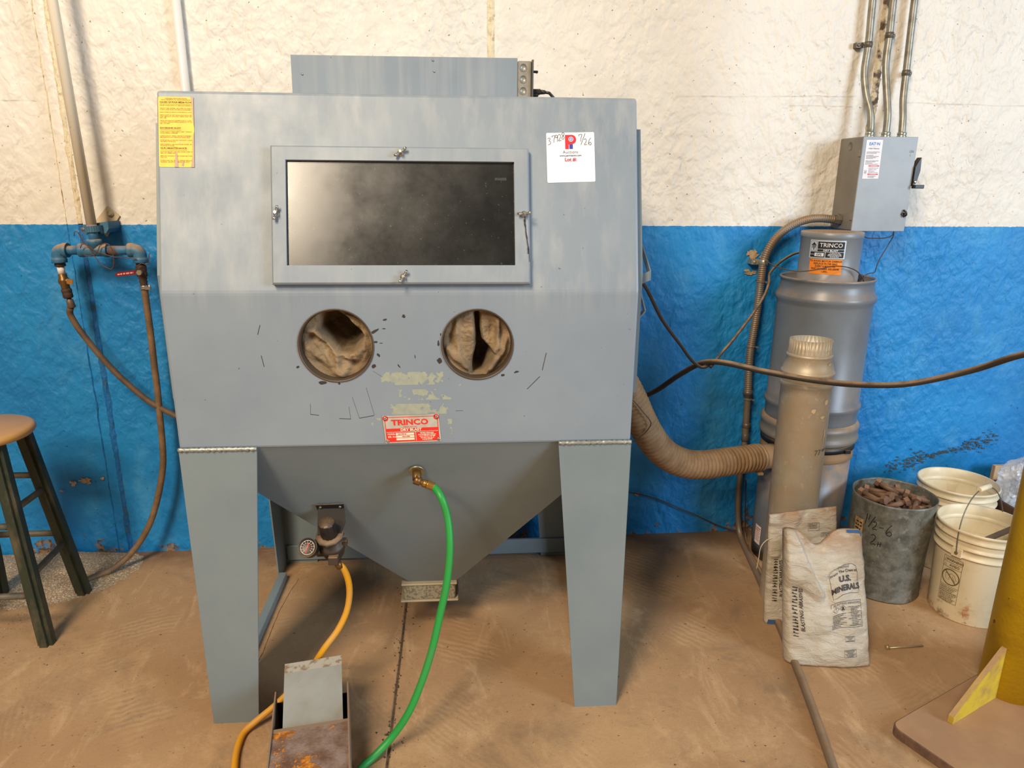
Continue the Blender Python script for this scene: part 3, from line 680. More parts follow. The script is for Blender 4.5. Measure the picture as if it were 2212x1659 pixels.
for a, c in (((.978, 1.130), (.968, 1.082)), ((.962, 1.065), (.928, 1.030)), ((.517, .962), (.478, .955)), ((.425, .955), (.455, .953)), ((.350, .968), (.372, .965)), ((.240, 1.21), (.232, 1.185)), ((.236, 1.13), (.241, 1.10))):
    g.ribbon([a, c], .0016, front, .0004)
for q in (((.500, 1.04), (.518, .963)), ((.462, 1.015), (.478, .955)), ((.452, .988), (.455, .953)), ((.352, .998), (.350, .968)), ((.52, 1.085), (.545, 1.068))): g.ribbon(q, .0006, front, .0004)
g.ribbon([(.735, .972), (.755, .972)], .0009, front, .0004)
o = build('paint_chips', g, M('chip_dark', lin(52, 46, 40), .7), body); o['kind'] = 'stuff'
g = G()
def residue(x0, x1, z0, z1, th, seed, c=.0021):
    nx, nzz = int((x1 - x0) / c), int((z1 - z0) / c)
    for i in range(nx):
        for k in range(nzz):
            x, z = x0 + i * c, z0 + k * c; e = min(i, nx - 1 - i) / nx * 2.2
            if nz((x, seed, z), 55) * .6 + nz((x, seed, z), 22) * .6 + min(.35, e) > th + .22 * (nz((x, seed, z), 120) + .3): g.add([front(x, z, .0003), front(x + c, z, .0003), front(x + c, z + c, .0003), front(x, z + c, .0003)], [[0, 1, 2, 3]])
residue(.540, .704, 1.046, 1.083, .20, 1); residue(.560, .750, 1.004, 1.034, .28, 2); residue(.545, .722, .964, .995, .20, 3); residue(.508, .538, .915, .955, .34, 4); residue(.700, .760, .905, .95, .42, 5); residue(.700, .780, 1.0, 1.05, .45, 8)
o = build('sticker_residue', g, RESID, body); o['kind'] = 'stuff'
# yellow instruction decal
def dec(x, y, o=0): return tilt(.0055 + x, .3155 + y, .0006 + o)
g = G().prism(rpoly(.086, .1755, .003, 2), dec, .0006); yd = build('instruction_decal', g, YEL, cab, label='yellow printed instruction decal with torn right edge')
g = G(); f = lambda a, c, o: dec(a, c, .0008 + o)
LN = [('OPERABLE PRESSURE RANGE', .171, .0036, 0), ('40 PSI MINIMUM TO 100 PSI MAXIMUM', .1675, .0036, 0), ('CAUSES OF POOR MEDIA FLOW', .1615, .0062, 1), ('AIR JET WORN INTO I.D. REPLACE ASSEMBLY', .1535, .0036, 2),
      ('SIPHON TUBE ASSEMBLY BLOCKED OR WORN.', .1465, .0036, 2), ('CLEAN AND RINSE OR REPLACE ASSEMBLY', .143, .0036, 2), ('HOLE WORN IN SIPHON HOSE REPLACE HOSE', .1365, .0036, 2), ('MEDIA DAMP OR WET FROM MOISTURE IN AIR', .1295, .0036, 2),
      ('LINE. REPLACE WITH DRY MEDIA AND USE', .126, .0036, 2), ('DRY AIR.', .1225, .0036, 2), ('MEDIA PACKING IN HOPPER DUE TO OVER-', .1155, .0036, 2), ('LOADING. REDUCE MEDIA QUANTITY TO 35', .112, .0036, 2), ('LBS. OR LESS.', .1085, .0036, 2),
      ('EXCESSIVE DUST:', .097, .0058, 1), ('POOR QUALITY MEDIA BEING USED. CONSULT', .088, .0036, 2), ('YOUR MEDIA SUPPLIER.', .0845, .0036, 2), ('GOOD QUALITY MEDIA USED BUT EXTREMELY', .0775, .0036, 2), ('BROKEN DOWN. REPLACE WITH NEW.', .074, .0036, 2),
      ('FILTER BAG(S) SATURATED WITH DUST. CLEAN', .067, .0036, 2), ('OR REPLACE BAG(S).', .0635, .0036, 2), ('REPLACEMENT AIR INLET(S) BLOCKED. RE-', .0565, .0036, 2), ('MOVE BLOCKAGE.', .053, .0036, 2), ('GUN MAINTENANCE:', .047, .0058, 1),
      ('ROTATE AIR JET 1/4 TURN AFTER EVERY 8', .038, .0036, 2), ('HRS. OF OPERATION.', .0345, .0036, 2), ('REPLACE NOZZLE WHEN WORN BEYOND', .0275, .0036, 2), ('7/16" I.D.', .024, .0036, 2), ('IF GROOVES OR CRACKS APPEAR REPLACE', .016, .0036, 2), ('NOZZLE. AIR JET AND BUSHING ASSY.', .0125, .0036, 2)]
for s, y, sz, k in LN:
    vs, fs = glyphs(s, 'LEFT'); wd = max(p[0] for p in vs) * sz; sx = min(1.15, .077 / wd)
    g.text(s, sz, f, .043 if k == 0 else .004, y, 'CENTER' if k == 0 else 'LEFT', sx, bold=.015 if k == 1 else 0)
    if k == 1: g.rect(.004, y - .0048, .004 + min(.077, wd * sx), y - .0043, f)
build('lettering', g, M('decal_brown_ink', lin(104, 74, 20), .6), yd)
g = G(); 
for q in ([(.038, .0), (.047, 0), (.046, .016), (.044, .036), (.041, .040), (.040, .022)], [(.055, .004), (.060, .003), (.061, .016), (.057, .014)], [(.078, 0), (.086, 0), (.086, .09), (.082, .06), (.083, .03)], [(.079, .176), (.086, .175), (.086, .1), (.0835, .12), (.082, .15)]):
    g.add([dec(a, c, .0017) for a, c in q], [list(range(len(q)))])
build('torn_patch', g, M('torn_decal_backing', lin(186, 158, 140), .7), yd)
# red and silver nameplate
def npf(x, y, o=0): return front(.539 + x - .006 * (1 - y / .081) * -1 + 0, .8825 + y + .0035 * x / .15, .0008 + o)
g = G().prism([(0, 0), (.150, 0), (.150, .0775), (0, .0775)], npf, .0012); np_ = build('nameplate', g, SILVER, cab, label='red and silver riveted maker nameplate')
f = lambda a, c, o: npf(a, c, .0013 + o); NP = .150
g = G().border(.004, .0035, .146, .0740, .0016, f).rect(.005, .0325, .145, .0415, f).rect(.005, .0045, .082, .0300, f).rect(.0845, .0045, .145, .0300, f)
g.text('TRINCO', .0215, f, .071, .0575, sx=1.22, bold=.035).text('MADE IN USA', .0050, f, .071, .0453, sx=1.2)
for x, y in ((.007, .0705), (.143, .0705)): g.disc(x, y, .0075, f)
build('red_print', g, RED, np_)
f2 = lambda a, c, o: npf(a, c, .0017 + o); g = G()
g.text('DRY BLAST', .0098, f2, .072, .0369, sx=1.15, bold=.03).text('MODEL', .0062, f2, .008, .0255, 'LEFT', bold=.02).text('SER. No.', .0062, f2, .008, .0180, 'LEFT', bold=.02)
for y in (.0225, .0152, .0078): g.rect(.030, y, .079, y + .0058, f2)
for k, s in enumerate((.018, .024, .021, .018, .014)): greek(g, f2, .114 - s, .114 + s, .0253 - k * .0046, .0026)
g.disc(.1007, .0605, .0014, f2).text('7', .008, f2, .1005, .0597, bold=.05)
build('white_print', g, M('cream_print', lin(236, 226, 196), .5), np_)
f3 = lambda a, c, o: npf(a, c, .0021 + o); g = G(); greek(g, f3, .036, .058, .0240, .0030); greek(g, f3, .047, .068, .0168, .0030); build('stamped_text', g, M('stamp_ink', lin(150, 120, 90), .6), np_)
for x, y in ((.0065, .0705), (.1435, .0705), (.0065, .0065), (.1435, .0065)):
    c = npf(x, y, .0015); build('rivet', G().lathe([(.0048, 0), (.0044, .0016), (.0024, .0026), (.0014, .0022), (.0012, .0010)], c, (0, -1, 0), 16), STEEL, np_)
    build('rivet_hole', G().lathe([(.0013, 0), (.0012, .0003)], c + V((0, -.0021, 0)), (0, -1, 0), 10), CRACK, np_)
# white auction sticker
def stf(x, y, o=0): return tilt(.981 + x - .002 * y / .13 , .2835 + y + .004 * x / .126, .0006 + o)
st = build('lot_sticker', G().prism(rpoly(.126, .129, .003, 3), stf, .0005), WHITE, cab, label='white square auction lot sticker with red and blue logo')
f = lambda a, c, o: stf(a, c, .0007 + o)
g = G(); P = [(.049, .086), (.0585, .086), (.0585, .0985), (.0665, .0985)]
for i in range(9):
    t = math.radians(-90 + 22.5 * i); P.append((.0665 + .0118 * math.cos(t), .1107 + .0122 * math.sin(t)))
P += [(.049, .1229)]
g.add([f(a, c, .0004) for a, c in P], [list(range(len(P)))]); build('logo_letter', g, PRED, st)
build('logo_bar', G().rect(.0600, .0862, .0690, .0985, f, .0005), PBLUE, st)
build('logo_disc', G().disc(.0642, .1115, .0064, f, .0008), WHITE, st)
g = G().disc(.0642, .1115, .0049, f, .0011, 20, .0041)
for k in (-.0028, 0, .0028): g.rect(.0596, .1112 + k, .0688, .1118 + k, f, .0011).rect(.0639 + k, .1070, .0645 + k, .1160, f, .0011)
build('logo_globe', g, PBLUE, st)
build('lettering', G().text('Auctions', .0112, f, .0625, .0780), GREYINK, st, label='grey printed word Auctions')
build('lettering', G().text('www.permianint.com', .0063, f, .0625, .0690, sx=1.05, bold=.02), NAVY, st, label='navy printed web address')
build('lettering', G().text('Lot #:', .0128, f, .0625, .0585, bold=.03), LRED, st, label='red printed words Lot #:')
g = G()
def pen(strokes, ox, oy, sc, fn, mat_w, target):
    for s in strokes:
        pts = [V((a, c, 0)) for a, c in s]; q = [(p.x * sc + ox, p.y * sc + oy) for p in (spline(pts, .08) if len(pts) > 2 else pts)]; target.ribbon(q, mat_w, fn)
D = {'3': [[(0, .9), (.25, 1), (.4, .85), (.2, .6), (.45, .4), (.35, .1), (.05, 0)]], '7': [[(0, .75), (.0, .95), (.45, 1), (.3, .5), (.25, 0)]], '9': [[(.4, .9), (.15, 1), (.05, .7), (.3, .6), (.42, .9), (.4, .5), (.36, 0)]],
     '2': [[(.0, .85), (.2, 1), (.4, .85), (.3, .45), (.05, .08), (.15, .0), (.3, .12), (.5, .05)]], '8': [[(.42, .95), (.2, 1), (.05, .8), (.3, .55), (.42, .25), (.25, .02), (.05, .2), (.25, .5), (.5, .9)]], '6': [[(.4, 1), (.15, .6), (.08, .15), (.3, 0), (.48, .2), (.3, .4), (.1, .2)]],
     '1': [[(.15, 1), (.1, .5), (.05, 0)]], '/': [[(.5, 1.1), (.25, .5), (0, -.15)]], '-': [[(0, .4), (.45, .45)]], 'H': [[(.1, .6), (.05, 0)], [(.4, .65), (.36, .0)], [(.05, .3), (.42, .35)]], '~': [[(0, .2), (.4, .4)]]}
for ch, x, y in (('3', .0035, .098), ('7', .0150, .1035), ('9', .0225, .1055), ('2', .0310, .1070), ('8', .0395, .1110)): pen(D[ch], x, y, .0175, f, .0011, g)
build('handwriting', g, MARK, st, label='handwritten number 37928'); g = G()
for ch, x, y, s in (('7', .0855, .105, .018), ('/', .0905, .1000, .024), ('2', .0985, .0955, .0165), ('6', .1090, .0955, .0185)): pen(D[ch], x, y, s, f, .0011, g)
build('handwriting', g, MARK, st, label='handwritten date 7/26')

# ------------------------------------------------------------------ hoses of the cabinet
def hose(name, pts, r, mat, label, cat='hose', seg=14, step=.010, base=None, group=None):
    o = build(name, G().tube(pts, r, seg, step), mat, base=base if base is not None else pts[-1]); return tag(o, label, cat, group)
gh = thing('green_hose', (.55, -.13, 0), 'bright green rubber air hose hanging from the brass hopper elbow', 'hose')
hs = hop(.622, .775, .004) + V((.030, -.037, -.023))
g = G().tube([hs, hs + V((.018, -.004, -.006)), (.690, -.012, .728), (.708, -.022, .670), (.714, -.045, .590), (.704, -.065, .490), (.683, -.08, .394), (.660, -.10, .300), (.628, -.125, .208), (.590, -.145, .125), (.540, -.155, .052), (.490, -.185, .016), (.462, -.215, .011), (.458, -.30, .011), (.47, -.45, .011)], .0105, 14)
build('hose_tube', g, GREEN, gh)
g = G().cyl(hs - V((.012, -.002, -.004)), hs, .0112, .0112, 6); g.lathe([(.012, 0), (.0125, .003), (.0118, .005), (.0118, .02), (.011, .022)], hs, V((.95, -.2, -.3)), 18, mod=lambda t, z: .0007 * math.sin(9 * t)); build('hose_ferrule', g, BRASSB, gh)
yh = thing('yellow_hose', (.12, -.1, 0), 'yellow braided air hose running from the regulator to the foot pedal', 'hose')
y0 = V((.384, .060, .488))
g = G().tube([y0, (.396, .066, .470), (.407, .074, .43), (.409, .078, .375), (.398, .070, .318), (.372, .052, .268), (.335, .03, .225), (.285, .035, .145), (.232, .045, .080), (.180, .0, .050), (.136, -.030, .028), (.106, -.055, .0125), (.102, -.11, .0105), (.116, -.19, .0105), (.16, -.32, .0105), (.22, -.40, .0105)], .0095, 14)
build('hose_tube', g, YELH, yh)
g = G().cyl(RC + V((.008, -.034, -.026)), y0 + V((-.004, -.002, .008)), .0085, .0085, 10).cyl(y0 + V((-.008, -.003, .014)), y0 + V((-.002, -.001, .004)), .0115, .0115, 6).cyl(y0 + V((-.003, -.001, .005)), y0 + V((.006, .003, -.014)), .0112, .0108, 16); build('hose_ferrule', g, BRASS, yh)
# ------------------------------------------------------------------ foot pedal
fp = thing('foot_pedal', (.33, -.19, 0), 'rusty steel foot pedal guard with tilted grey treadle plate', 'foot pedal')
c0, s0 = math.cos(.16), math.sin(.16)
FPO = V((.232, -.205, 0))
def fpp(a, b_, z): return FPO + V((a * c0 - b_ * s0, a * s0 + b_ * c0, z))     # local: a across, b_ away from camera
def fbox(g, a0, a1, b0, b1, z0, z1, z1b=None, z0b=None):
    z1b = z1 if z1b is None else z1b; z0b = z0 if z0b is None else z0b
    q = [fpp(a0, b0, z0), fpp(a1, b0, z0), fpp(a1, b1, z0b), fpp(a0, b1, z0b), fpp(a0, b0, z1), fpp(a1, b0, z1), fpp(a1, b1, z1b), fpp(a0, b1, z1b)]
    g.add(q, [[3, 2, 1, 0], [4, 5, 6, 7], [0, 1, 5, 4], [1, 2, 6, 5], [2, 3, 7, 6], [3, 0, 4, 7]]); return g
EDGE = M('bare_rusty_edge', lin(150, 126, 104), .6, .2)
FW = .198
build('guard_front', fbox(G(), 0, FW, -.20, 0, .122, .135, .135, .122), 'rust', fp, label='rust-scabbed guard top plate')
build('guard_lip', fbox(G(), -.002, FW + .002, -.003, .007, .108, .1375), EDGE, fp)
for a0 in (-.004, FW):
    build('guard_side', fbox(G(), a0, a0 + .004, -.20, .145, .0, .1365, .150), EDGE, fp)
build('guard_shade_panel', fbox(G(), 0, FW, .141, .145, .005, .112), M('pedal_shade_back', lin(50, 44, 38), .8), fp)  # added panel, coloured dark to give the shade inside the guard
build('guard_base', fbox(G(), 0, FW, -.20, .165, .0, .005), M('pedal_shade_base', lin(60, 50, 42), .8), fp)  # base coloured dark to stand for shade inside the guard
g = G(); TP = [(.022, .004, .100), (.184, .004, .102), (.186, .165, .196), (.024, .165, .192), (.186, .196, .205), (.024, .196, .201)]
def slabp(q, th):
    P = [fpp(*p) for p in q]; n = (P[1] - P[0]).cross(P[2] - P[0]).normalized() * -th
    g.add(P + [p + n for p in P], [[0, 1, 2, 3], [7, 6, 5, 4], [0, 4, 5, 1], [1, 5, 6, 2], [2, 6, 7, 3], [3, 7, 4, 0]])
slabp([TP[0], TP[1], TP[2], TP[3]], .004); build('treadle_plate', g, GREYSH, fp)
g = G(); slabp([TP[3], TP[2], TP[4], TP[5]], .004); build('treadle_toe', g, M('chipped_toe_paint', lin(166, 160, 148), .55, col2=lin(132, 112, 92), scale=45, lo=.5, hi=.6), fp)
for dx in (.03, .16): build('treadle_support', fbox(G(), dx, dx + .012, .02, .10, .005, .105, .150), M('dark_support', lin(40, 36, 32), .8), fp)
# ------------------------------------------------------------------ bar stool
stl = thing('bar_stool', (-.90, .585, 0), 'round wooden bar stool with varnished seat and worn dark green legs', 'stool')
build('seat', G().lathe([(.130, .706), (.158, .709), (.166, .718), (.167, .727), (.163, .735), (.155, .739), (.002, .7395)], (-.905, .60, 0), seg=48), SEATW, stl)
feet = [(-.705, .425), (-.738, .748), (-1.042, .738), (-1.045, .415)]; tops = [(-.815, .535), (-.795, .655), (-.985, .665), (-.99, .535)]
LEGP = []
for (fx, fy), (tx, ty) in zip(feet, tops):
    p0, p1 = V((fx, fy, 0)), V((tx, ty, .708)); LEGP.append((p0, p1)); d = (p1 - p0).normalized()
    g = G(); b = bmesh.new(); bmesh.ops.create_cube(b, size=1)
    for v in b.verts: v.co = V((v.co.x * .050, v.co.y * .050, (v.co.z + .5)))
    bmesh.ops.bevel(b, geom=[e for e in b.edges if abs(e.verts[0].co.z - e.verts[1].co.z) > .5], offset=.012, segments=2, affect='EDGES')
    for v in b.verts: q = p0.lerp(p1, v.co.z); v.co = V((q.x + v.co.x, q.y + v.co.y, q.z))
    g.bm(b); build('leg', g, STOOLG, stl)
def rung(i, j, z):
    a = LEGP[i][0].lerp(LEGP[i][1], z / .708); c = LEGP[j][0].lerp(LEGP[j][1], z / .708); d = (c - a).normalized() * .012
    build('rung', G().cyl(a - d, c + d, .0115, .0115, 12), RUNG, stl)
for z in (.24, .475): rung(0, 1, z); rung(2, 3, z)
for z in (.175, .42): rung(0, 3, z); 
for z in (.28, .53): rung(1, 2, z)
# ------------------------------------------------------------------ spilled glass beads
g = G(); n = 60; vs = []
for i in range(n + 1):
    for k in range(n + 1):
        x = -1.45 + .95 * i / n; y = .50 + .545 * k / n; q = ((x + 1.0) / .42) ** 2 + ((y - .93) / .30) ** 2
        h = max(0, 1 - q) * .028 * (1 + .4 * nz((x, y, 0), 7)) + .002 * nz((x, y, 0), 30) - .003
        vs.append((x, y, h if q < 1.25 else -.004))
g.add(vs, [[i * (n + 1) + k, (i + 1) * (n + 1) + k, (i + 1) * (n + 1) + k + 1, i * (n + 1) + k + 1] for i in range(n) for k in range(n)], True)
for i in range(2600):
    x = -.98 + random.gauss(0, .22); y = .86 + random.gauss(0, .20)
    if y > 1.04 or x < -1.5: continue
    q = ((x + 1.0) / .42) ** 2 + ((y - .93) / .30) ** 2; z = max(0, max(0, 1 - q) * .028 - .003); s = random.uniform(.0009, .0022)
    g.add([(x + s, y, z + s), (x - s, y, z + s), (x, y + s, z + s), (x, y - s, z + s), (x, y, z + 2 * s), (x, y, z)], [[0, 2, 4], [2, 1, 4], [1, 3, 4], [3, 0, 4]], True)
o = build('spilled_beads', g, SANDM); tag(o, 'drift of spilled glass blasting beads under the stool by the wall', 'blast media'); o['kind'] = 'stuff'
g = G()
for i in range(170):
    x, y = random.uniform(-1.2, 2.9), random.uniform(-.45, 1.0); s = random.uniform(.0012, .0042); a = random.random() * 6
    g.add([(x + s * math.cos(a + k * 2.1) * (1 + random.random()), y + s * math.sin(a + k * 2.1), .0003) for k in range(3)] + [(x, y, s * .7)], [[0, 1, 3], [1, 2, 3], [2, 0, 3]])
o = build('floor_debris', g, DEBRIS); tag(o, 'scattered dark grit and chips on the dusty concrete floor', 'debris'); o['kind'] = 'stuff'
# ------------------------------------------------------------------ compressed-air pipe on the left
PY = .943
ap = thing('air_pipe', (-.598, PY, 1.31), 'vertical air supply pipe with blue painted tee, elbows and two drop valves', 'pipe')
build('riser', G().cyl((-.5945, PY, 1.405), (-.634, PY, 3.1), .0175, .0175, 20), PIPEWHITE, ap, label='cream painted upper riser')
build('lower_riser', G().cyl((-.5925, PY, 1.325), (-.5945, PY, 1.405), .0172, .0172, 20), PIPEBLUE, ap)
g = G().lathe([(.019, 0), (.0255, .002), (.0255, .018), (.023, .020), (.022, .040)], (-.5935, PY, 1.352), (0, 0, -1), 22)
g.tube([(-.650, PY, 1.311), (-.60, PY, 1.311), (-.548, PY, 1.311)], lambda s, L: .0255 if s < .016 or s > L - .016 else .0225, 18, .004); build('tee', g, PIPEBLUE, ap)
build('branch_pipe', G().cyl((-.712, PY, 1.311), (-.648, PY, 1.311), .0165, .0165, 18), PIPEBLUE, ap)
build('branch_pipe', G().cyl((-.55, PY, 1.311), (-.455, PY, 1.311), .0165, .0165, 18), M('dusty_rusty_pipe', lin(112, 84, 62), .6, col2=lin(44, 110, 154), scale=14, lo=.52, hi=.6, dust=.5), ap)
for sx, cx in ((1, -.727), (-1, -.438)):
    g = G().tube([(cx + sx * .036, PY, 1.311), (cx + sx * .018, PY, 1.311), (cx + sx * .006, PY, 1.308), (cx, PY, 1.298), (cx - sx * .001, PY, 1.284), (cx - sx * .001, PY, 1.266)], lambda s, L: .0265 if s < .014 or s > L - .014 else .0235, 20, .004)
    build('elbow', g, PIPEBLUE, ap)
g = G().cyl((-.728, PY, 1.266), (-.728, PY, 1.262), .017, .017, 12).cyl((-.728, PY, 1.262), (-.728, PY, 1.252), .0185, .0185, 6); build('bushing', g, IRON, ap)
build('taped_nipple', G().cyl((-.728, PY, 1.252), (-.7265, PY, 1.224), .0125, .0125, 16), M('white_pipe_tape', lin(226, 220, 214), .6, speck=lin(90, 84, 80), speckscale=70), ap)
g = G().lathe([(.014, 0), (.015, .002), (.015, .014), (.019, .020), (.020, .032), (.015, .040), (.015, .054), (.013, .056)], (-.7265, PY, 1.224), (.10, 0, -1), 18); g.cyl((-.724, PY, 1.197), (-.700, PY - .012, 1.200), .009, .009, 12); bv = build('ball_valve', g, BRASS, ap)
g = G().prism([(-.010, -.006), (.010, -.010), (.014, .008), (-.008, .012)], lambda a, c, o: V((-.697 + a + o * .4, PY - .014 - o, 1.197 + c)), .012); build('tee_handle', g, M('ochre_handle', lin(150, 104, 44), .5), bv)
g = G().lathe([(.016, 0), (.018, .003), (.018, .012), (.0165, .014), (.0175, .018), (.0175, .032), (.014, .036)], (-.7215, PY, 1.169), (.13, 0, -1), 18); build('coupler', g, IRON, ap)
g = G().lathe([(.008, 0), (.009, .004), (.0125, .008), (.0135, .034), (.010, .038)], (-.7165, PY, 1.133), (.15, 0.05, -1), 16); build('hose_coupling', g, M('aged_coupling', lin(110, 92, 76), .5, .3), ap)
vx = -.4395
g = G().lathe([(.013, 0), (.0165, .004), (.0165, .010), (.019, .014), (.019, .030), (.0165, .034), (.0185, .040), (.0185, .050), (.014, .054), (.0155, .060), (.0125, .066), (.0150, .072), (.0125, .078), (.0145, .086), (.012, .092)], (vx, PY, 1.266), (.03, 0, -1), 20); rv = build('drop_valve', g, IRON, ap)
build('valve_nut', G().cyl((vx + .004, PY - .016, 1.232), (vx + .004, PY - .034, 1.232), .010, .010, 6), M('dull_nut', lin(150, 136, 112), .5, .5), rv)
g = G().prism(rpoly(.076, .016, .0075, 5), lambda a, c, o: V((vx - .083 + a, PY - .026 - o, 1.2165 + c + a * .12)), .003); lv = build('lever', g, M('red_valve_vinyl', lin(120, 18, 26), .4), ap, label='red vinyl valve lever')
build('lettering', (lambda q: (greek(q, lambda a, c, o: V((vx - .083 + a, PY - .0292 - o, 1.2165 + c + a * .12)), .008, .066, .005, .006), q)[1])(G()), M('lever_print', lin(214, 150, 150), .5), lv)
g = G().lathe([(.0165, 0), (.0172, .002), (.0172, .012), (.0165, .014)], (vx + .003, PY, 1.181), (.03, 0, -1), 20); g.box((vx + .012, PY - .022, 1.166), (vx + .034, PY - .010, 1.178), .0015).cyl((vx + .028, PY - .016, 1.158), (vx + .028, PY - .016, 1.188), .0025, .0025, 8); build('hose_clamp', g, STEEL, ap)
pb = thing('pipe_bracket', (-.594, 1.02, 1.36), 'blue steel standoff bracket with bolted diamond wall plate behind the air pipe', 'bracket')
def wp(x, z, o=0): return V((x, wally(x) - .002 - o, z))
g = G().prism([(-.582, 1.466), (-.541, 1.430), (-.598, 1.352), (-.642, 1.400)], wp, .006); dp = build('wall_plate', g, M('two_tone_plate', lin(206, 188, 156), .5, col2=lin(190, 170, 136), scale=20), pb)
g = G().lathe([(.013, 0), (.013, .0015), (.0085, .002), (.0085, .008), (.005, .0085), (.005, .014)], wp(-.572, 1.4375, .006), (0, -1, 0), 16); build('anchor_bolt', g, M('painted_bolt', lin(180, 166, 140), .45), dp)
g = G().prism([(-.640, 1.362), (-.556, 1.372), (-.545, 1.388), (-.545, 1.414), (-.636, 1.402)], lambda a, c, o: V((a, .963 + o, c)), .095); build('strut_block', g, PIPEBLUE, pb)
g = G().tube([(-.625, PY + .022, 1.386), (-.622, PY - .006, 1.386), (-.610, PY - .020, 1.387), (-.594, PY - .0235, 1.388), (-.578, PY - .020, 1.389), (-.566, PY - .004, 1.390), (-.563, PY + .022, 1.390)], .0042, 10); gg = G()
pts = spline([(-.622, PY + .022, 1.386), (-.618, PY - .004, 1.386), (-.608, PY - .016, 1.387), (-.594, PY - .0205, 1.388), (-.580, PY - .016, 1.389), (-.570, PY - .004, 1.390), (-.566, PY + .022, 1.390)], .006)
for p, q in zip(pts[:-1], pts[1:]):
    n = (q - p).cross(V((0, 0, 1))).normalized() * .0025; up = V((0, 0, .011)); gg.add([p - up, q - up, q + up, p + up, p - up + n, q - up + n, q + up + n, p + up + n], [[0, 1, 2, 3], [7, 6, 5, 4], [3, 2, 6, 7], [0, 4, 5, 1]])
build('clamp_strap', gg, M('clamp_blue_grey', lin(70, 112, 140), .5), pb)
build('clamp_bolt', G().cyl((-.628, PY - .006, 1.388), (-.611, PY - .006, 1.388), .007, .007, 6), M('clamp_bolt_steel', lin(120, 120, 116), .5, .3), pb)
tw = thing('tie_wire', (-.58, .909, 1.30), 'thin brown tie wire twisted loosely round the blue pipe tee', 'wire')
w1 = [(-0.643, 0.907, 1.365), (-0.640, 0.907, 1.380), (-0.632, 0.907, 1.382), (-0.623, 0.907, 1.366), (-0.615, 0.907, 1.345), (-0.601, 0.908, 1.330), (-0.580, 0.908, 1.314), (-0.549, 0.908, 1.301), (-0.515, 0.909, 1.290), (-0.480, 0.909, 1.289), (-0.438, 0.910, 1.282)]
w2 = [(-0.628, 0.907, 1.322), (-0.622, 0.907, 1.335), (-0.614, 0.907, 1.337), (-0.601, 0.908, 1.328), (-0.594, 0.908, 1.314), (-0.585, 0.908, 1.294), (-0.575, 0.908, 1.280), (-0.570, 0.908, 1.266), (-0.551, 0.908, 1.254), (-0.531, 0.909, 1.245), (-0.522, 0.909, 1.257), (-0.517, 0.909, 1.292), (-0.520, 0.909, 1.321), (-0.530, 0.909, 1.337), (-0.544, 0.908, 1.338), (-0.559, 0.908, 1.330), (-0.568, 0.908, 1.314), (-0.584, 0.908, 1.299), (-0.606, 0.907, 1.294), (-0.620, 0.907, 1.297)]
w3 = [(-0.439, 0.910, 1.255), (-0.421, 0.910, 1.267), (-0.403, 0.911, 1.262), (-0.395, 0.911, 1.269), (-0.394, 0.911, 1.282), (-0.388, 0.911, 1.304)]
WIRE = M('rusty_wire', lin(104, 70, 54), .6, .3)
for wv in (w1, w2, w3): build('wire_loop', G().tube(wv, .0016, 7, .006), WIRE, tw)
# the two air hoses
hose('air_hose', [(-.716, PY, 1.098), (-.728, .955, 1.075), (-.712, .961, 1.02), (-.688, .961, .976), (-.645, .962, .905), (-.597, .963, .836), (-.545, .964, .775), (-.490, .964, .720), (-.440, .965, .683), (-.391, .966, .654), (-.30, .968, .61), (-.16, .97, .575), (-.02, .965, .56), (.06, .945, .56)], .0115, RUBBER, 'brown rubber air hose sagging from the left drop valve to behind the cabinet')
hose('air_hose', [(-.4365, PY, 1.176), (-.438, .945, 1.150), (-.442, .955, .994), (-.447, .962, .87), (-.449, .965, .767), (-.453, .965, .66), (-.457, .965, .553), (-.466, .965, .45), (-.489, .962, .351), (-.520, .960, .255), (-.555, .958, .175), (-.605, .945, .095), (-.655, .915, .042), (-.700, .870, .020), (-.745, .830, .016), (-.775, .800, .016)], .0125, TANH, 'tan braided hose dropping from the red-lever valve to the floor')
# white conduit behind the cabinet
wc = thing('white_conduit', (-.2405, wally(-.24) - .020, 1.0), 'white painted vertical conduit on the wall above the left of the cabinet', 'conduit')
build('tube', G().cyl((-.2405, wally(-.24) - .022, 0.0), (-.2415, wally(-.24) - .022, 3.1), .0165, .0165, 18), M('white_conduit_paint', lin(226, 222, 216), .35), wc)
for z in (2.6, .7):
    g = G(); g.box((-.268, wally(-.24) - .012, z), (-.213, wally(-.24) - .004, z + .02), .001).tube([(-.26, wally(-.24) - .008, z + .01), (-.255, wally(-.24) - .036, z + .01), (-.2405, wally(-.24) - .041, z + .01), (-.226, wally(-.24) - .036, z + .01), (-.221, wally(-.24) - .008, z + .01)], .004, 8)
    build('strap', g, M('strap_white', lin(214, 208, 200), .4), wc)
# ------------------------------------------------------------------ electrical disconnect
ds = thing('disconnect_switch', (2.41, 1.02, 1.39), 'grey metal electrical disconnect box on the wall with a white safety label', 'switch box')
EX0, EX1, EY, EZ0, EZ1 = 2.302, 2.517, .937, 1.390, 1.744
build('enclosure', G().box((EX0, EY + .006, EZ0), (EX1, wally(2.4) + .003, EZ1), .003), M('enclosure_side_enamel', lin(128, 122, 112), .5, col2=lin(116, 108, 98), scale=8), ds)
dr = build('door', G().box((EX0 - .002, EY, EZ0 - .002), (EX1 + .002, EY + .0055, EZ1), .0015), GREYBOX, ds)
def elf(x, z, o=0): return V((x, EY - .0005 - o, z))
sl = build('safety_label', G().prism([(2.315, 1.588), (2.380, 1.589), (2.378, 1.732), (2.313, 1.731)], elf, .0004), M('label_white', lin(232, 222, 222), .4, col2=lin(214, 204, 206), scale=25), ds)
f = lambda a, c, o: elf(a, c, .0005 + o)
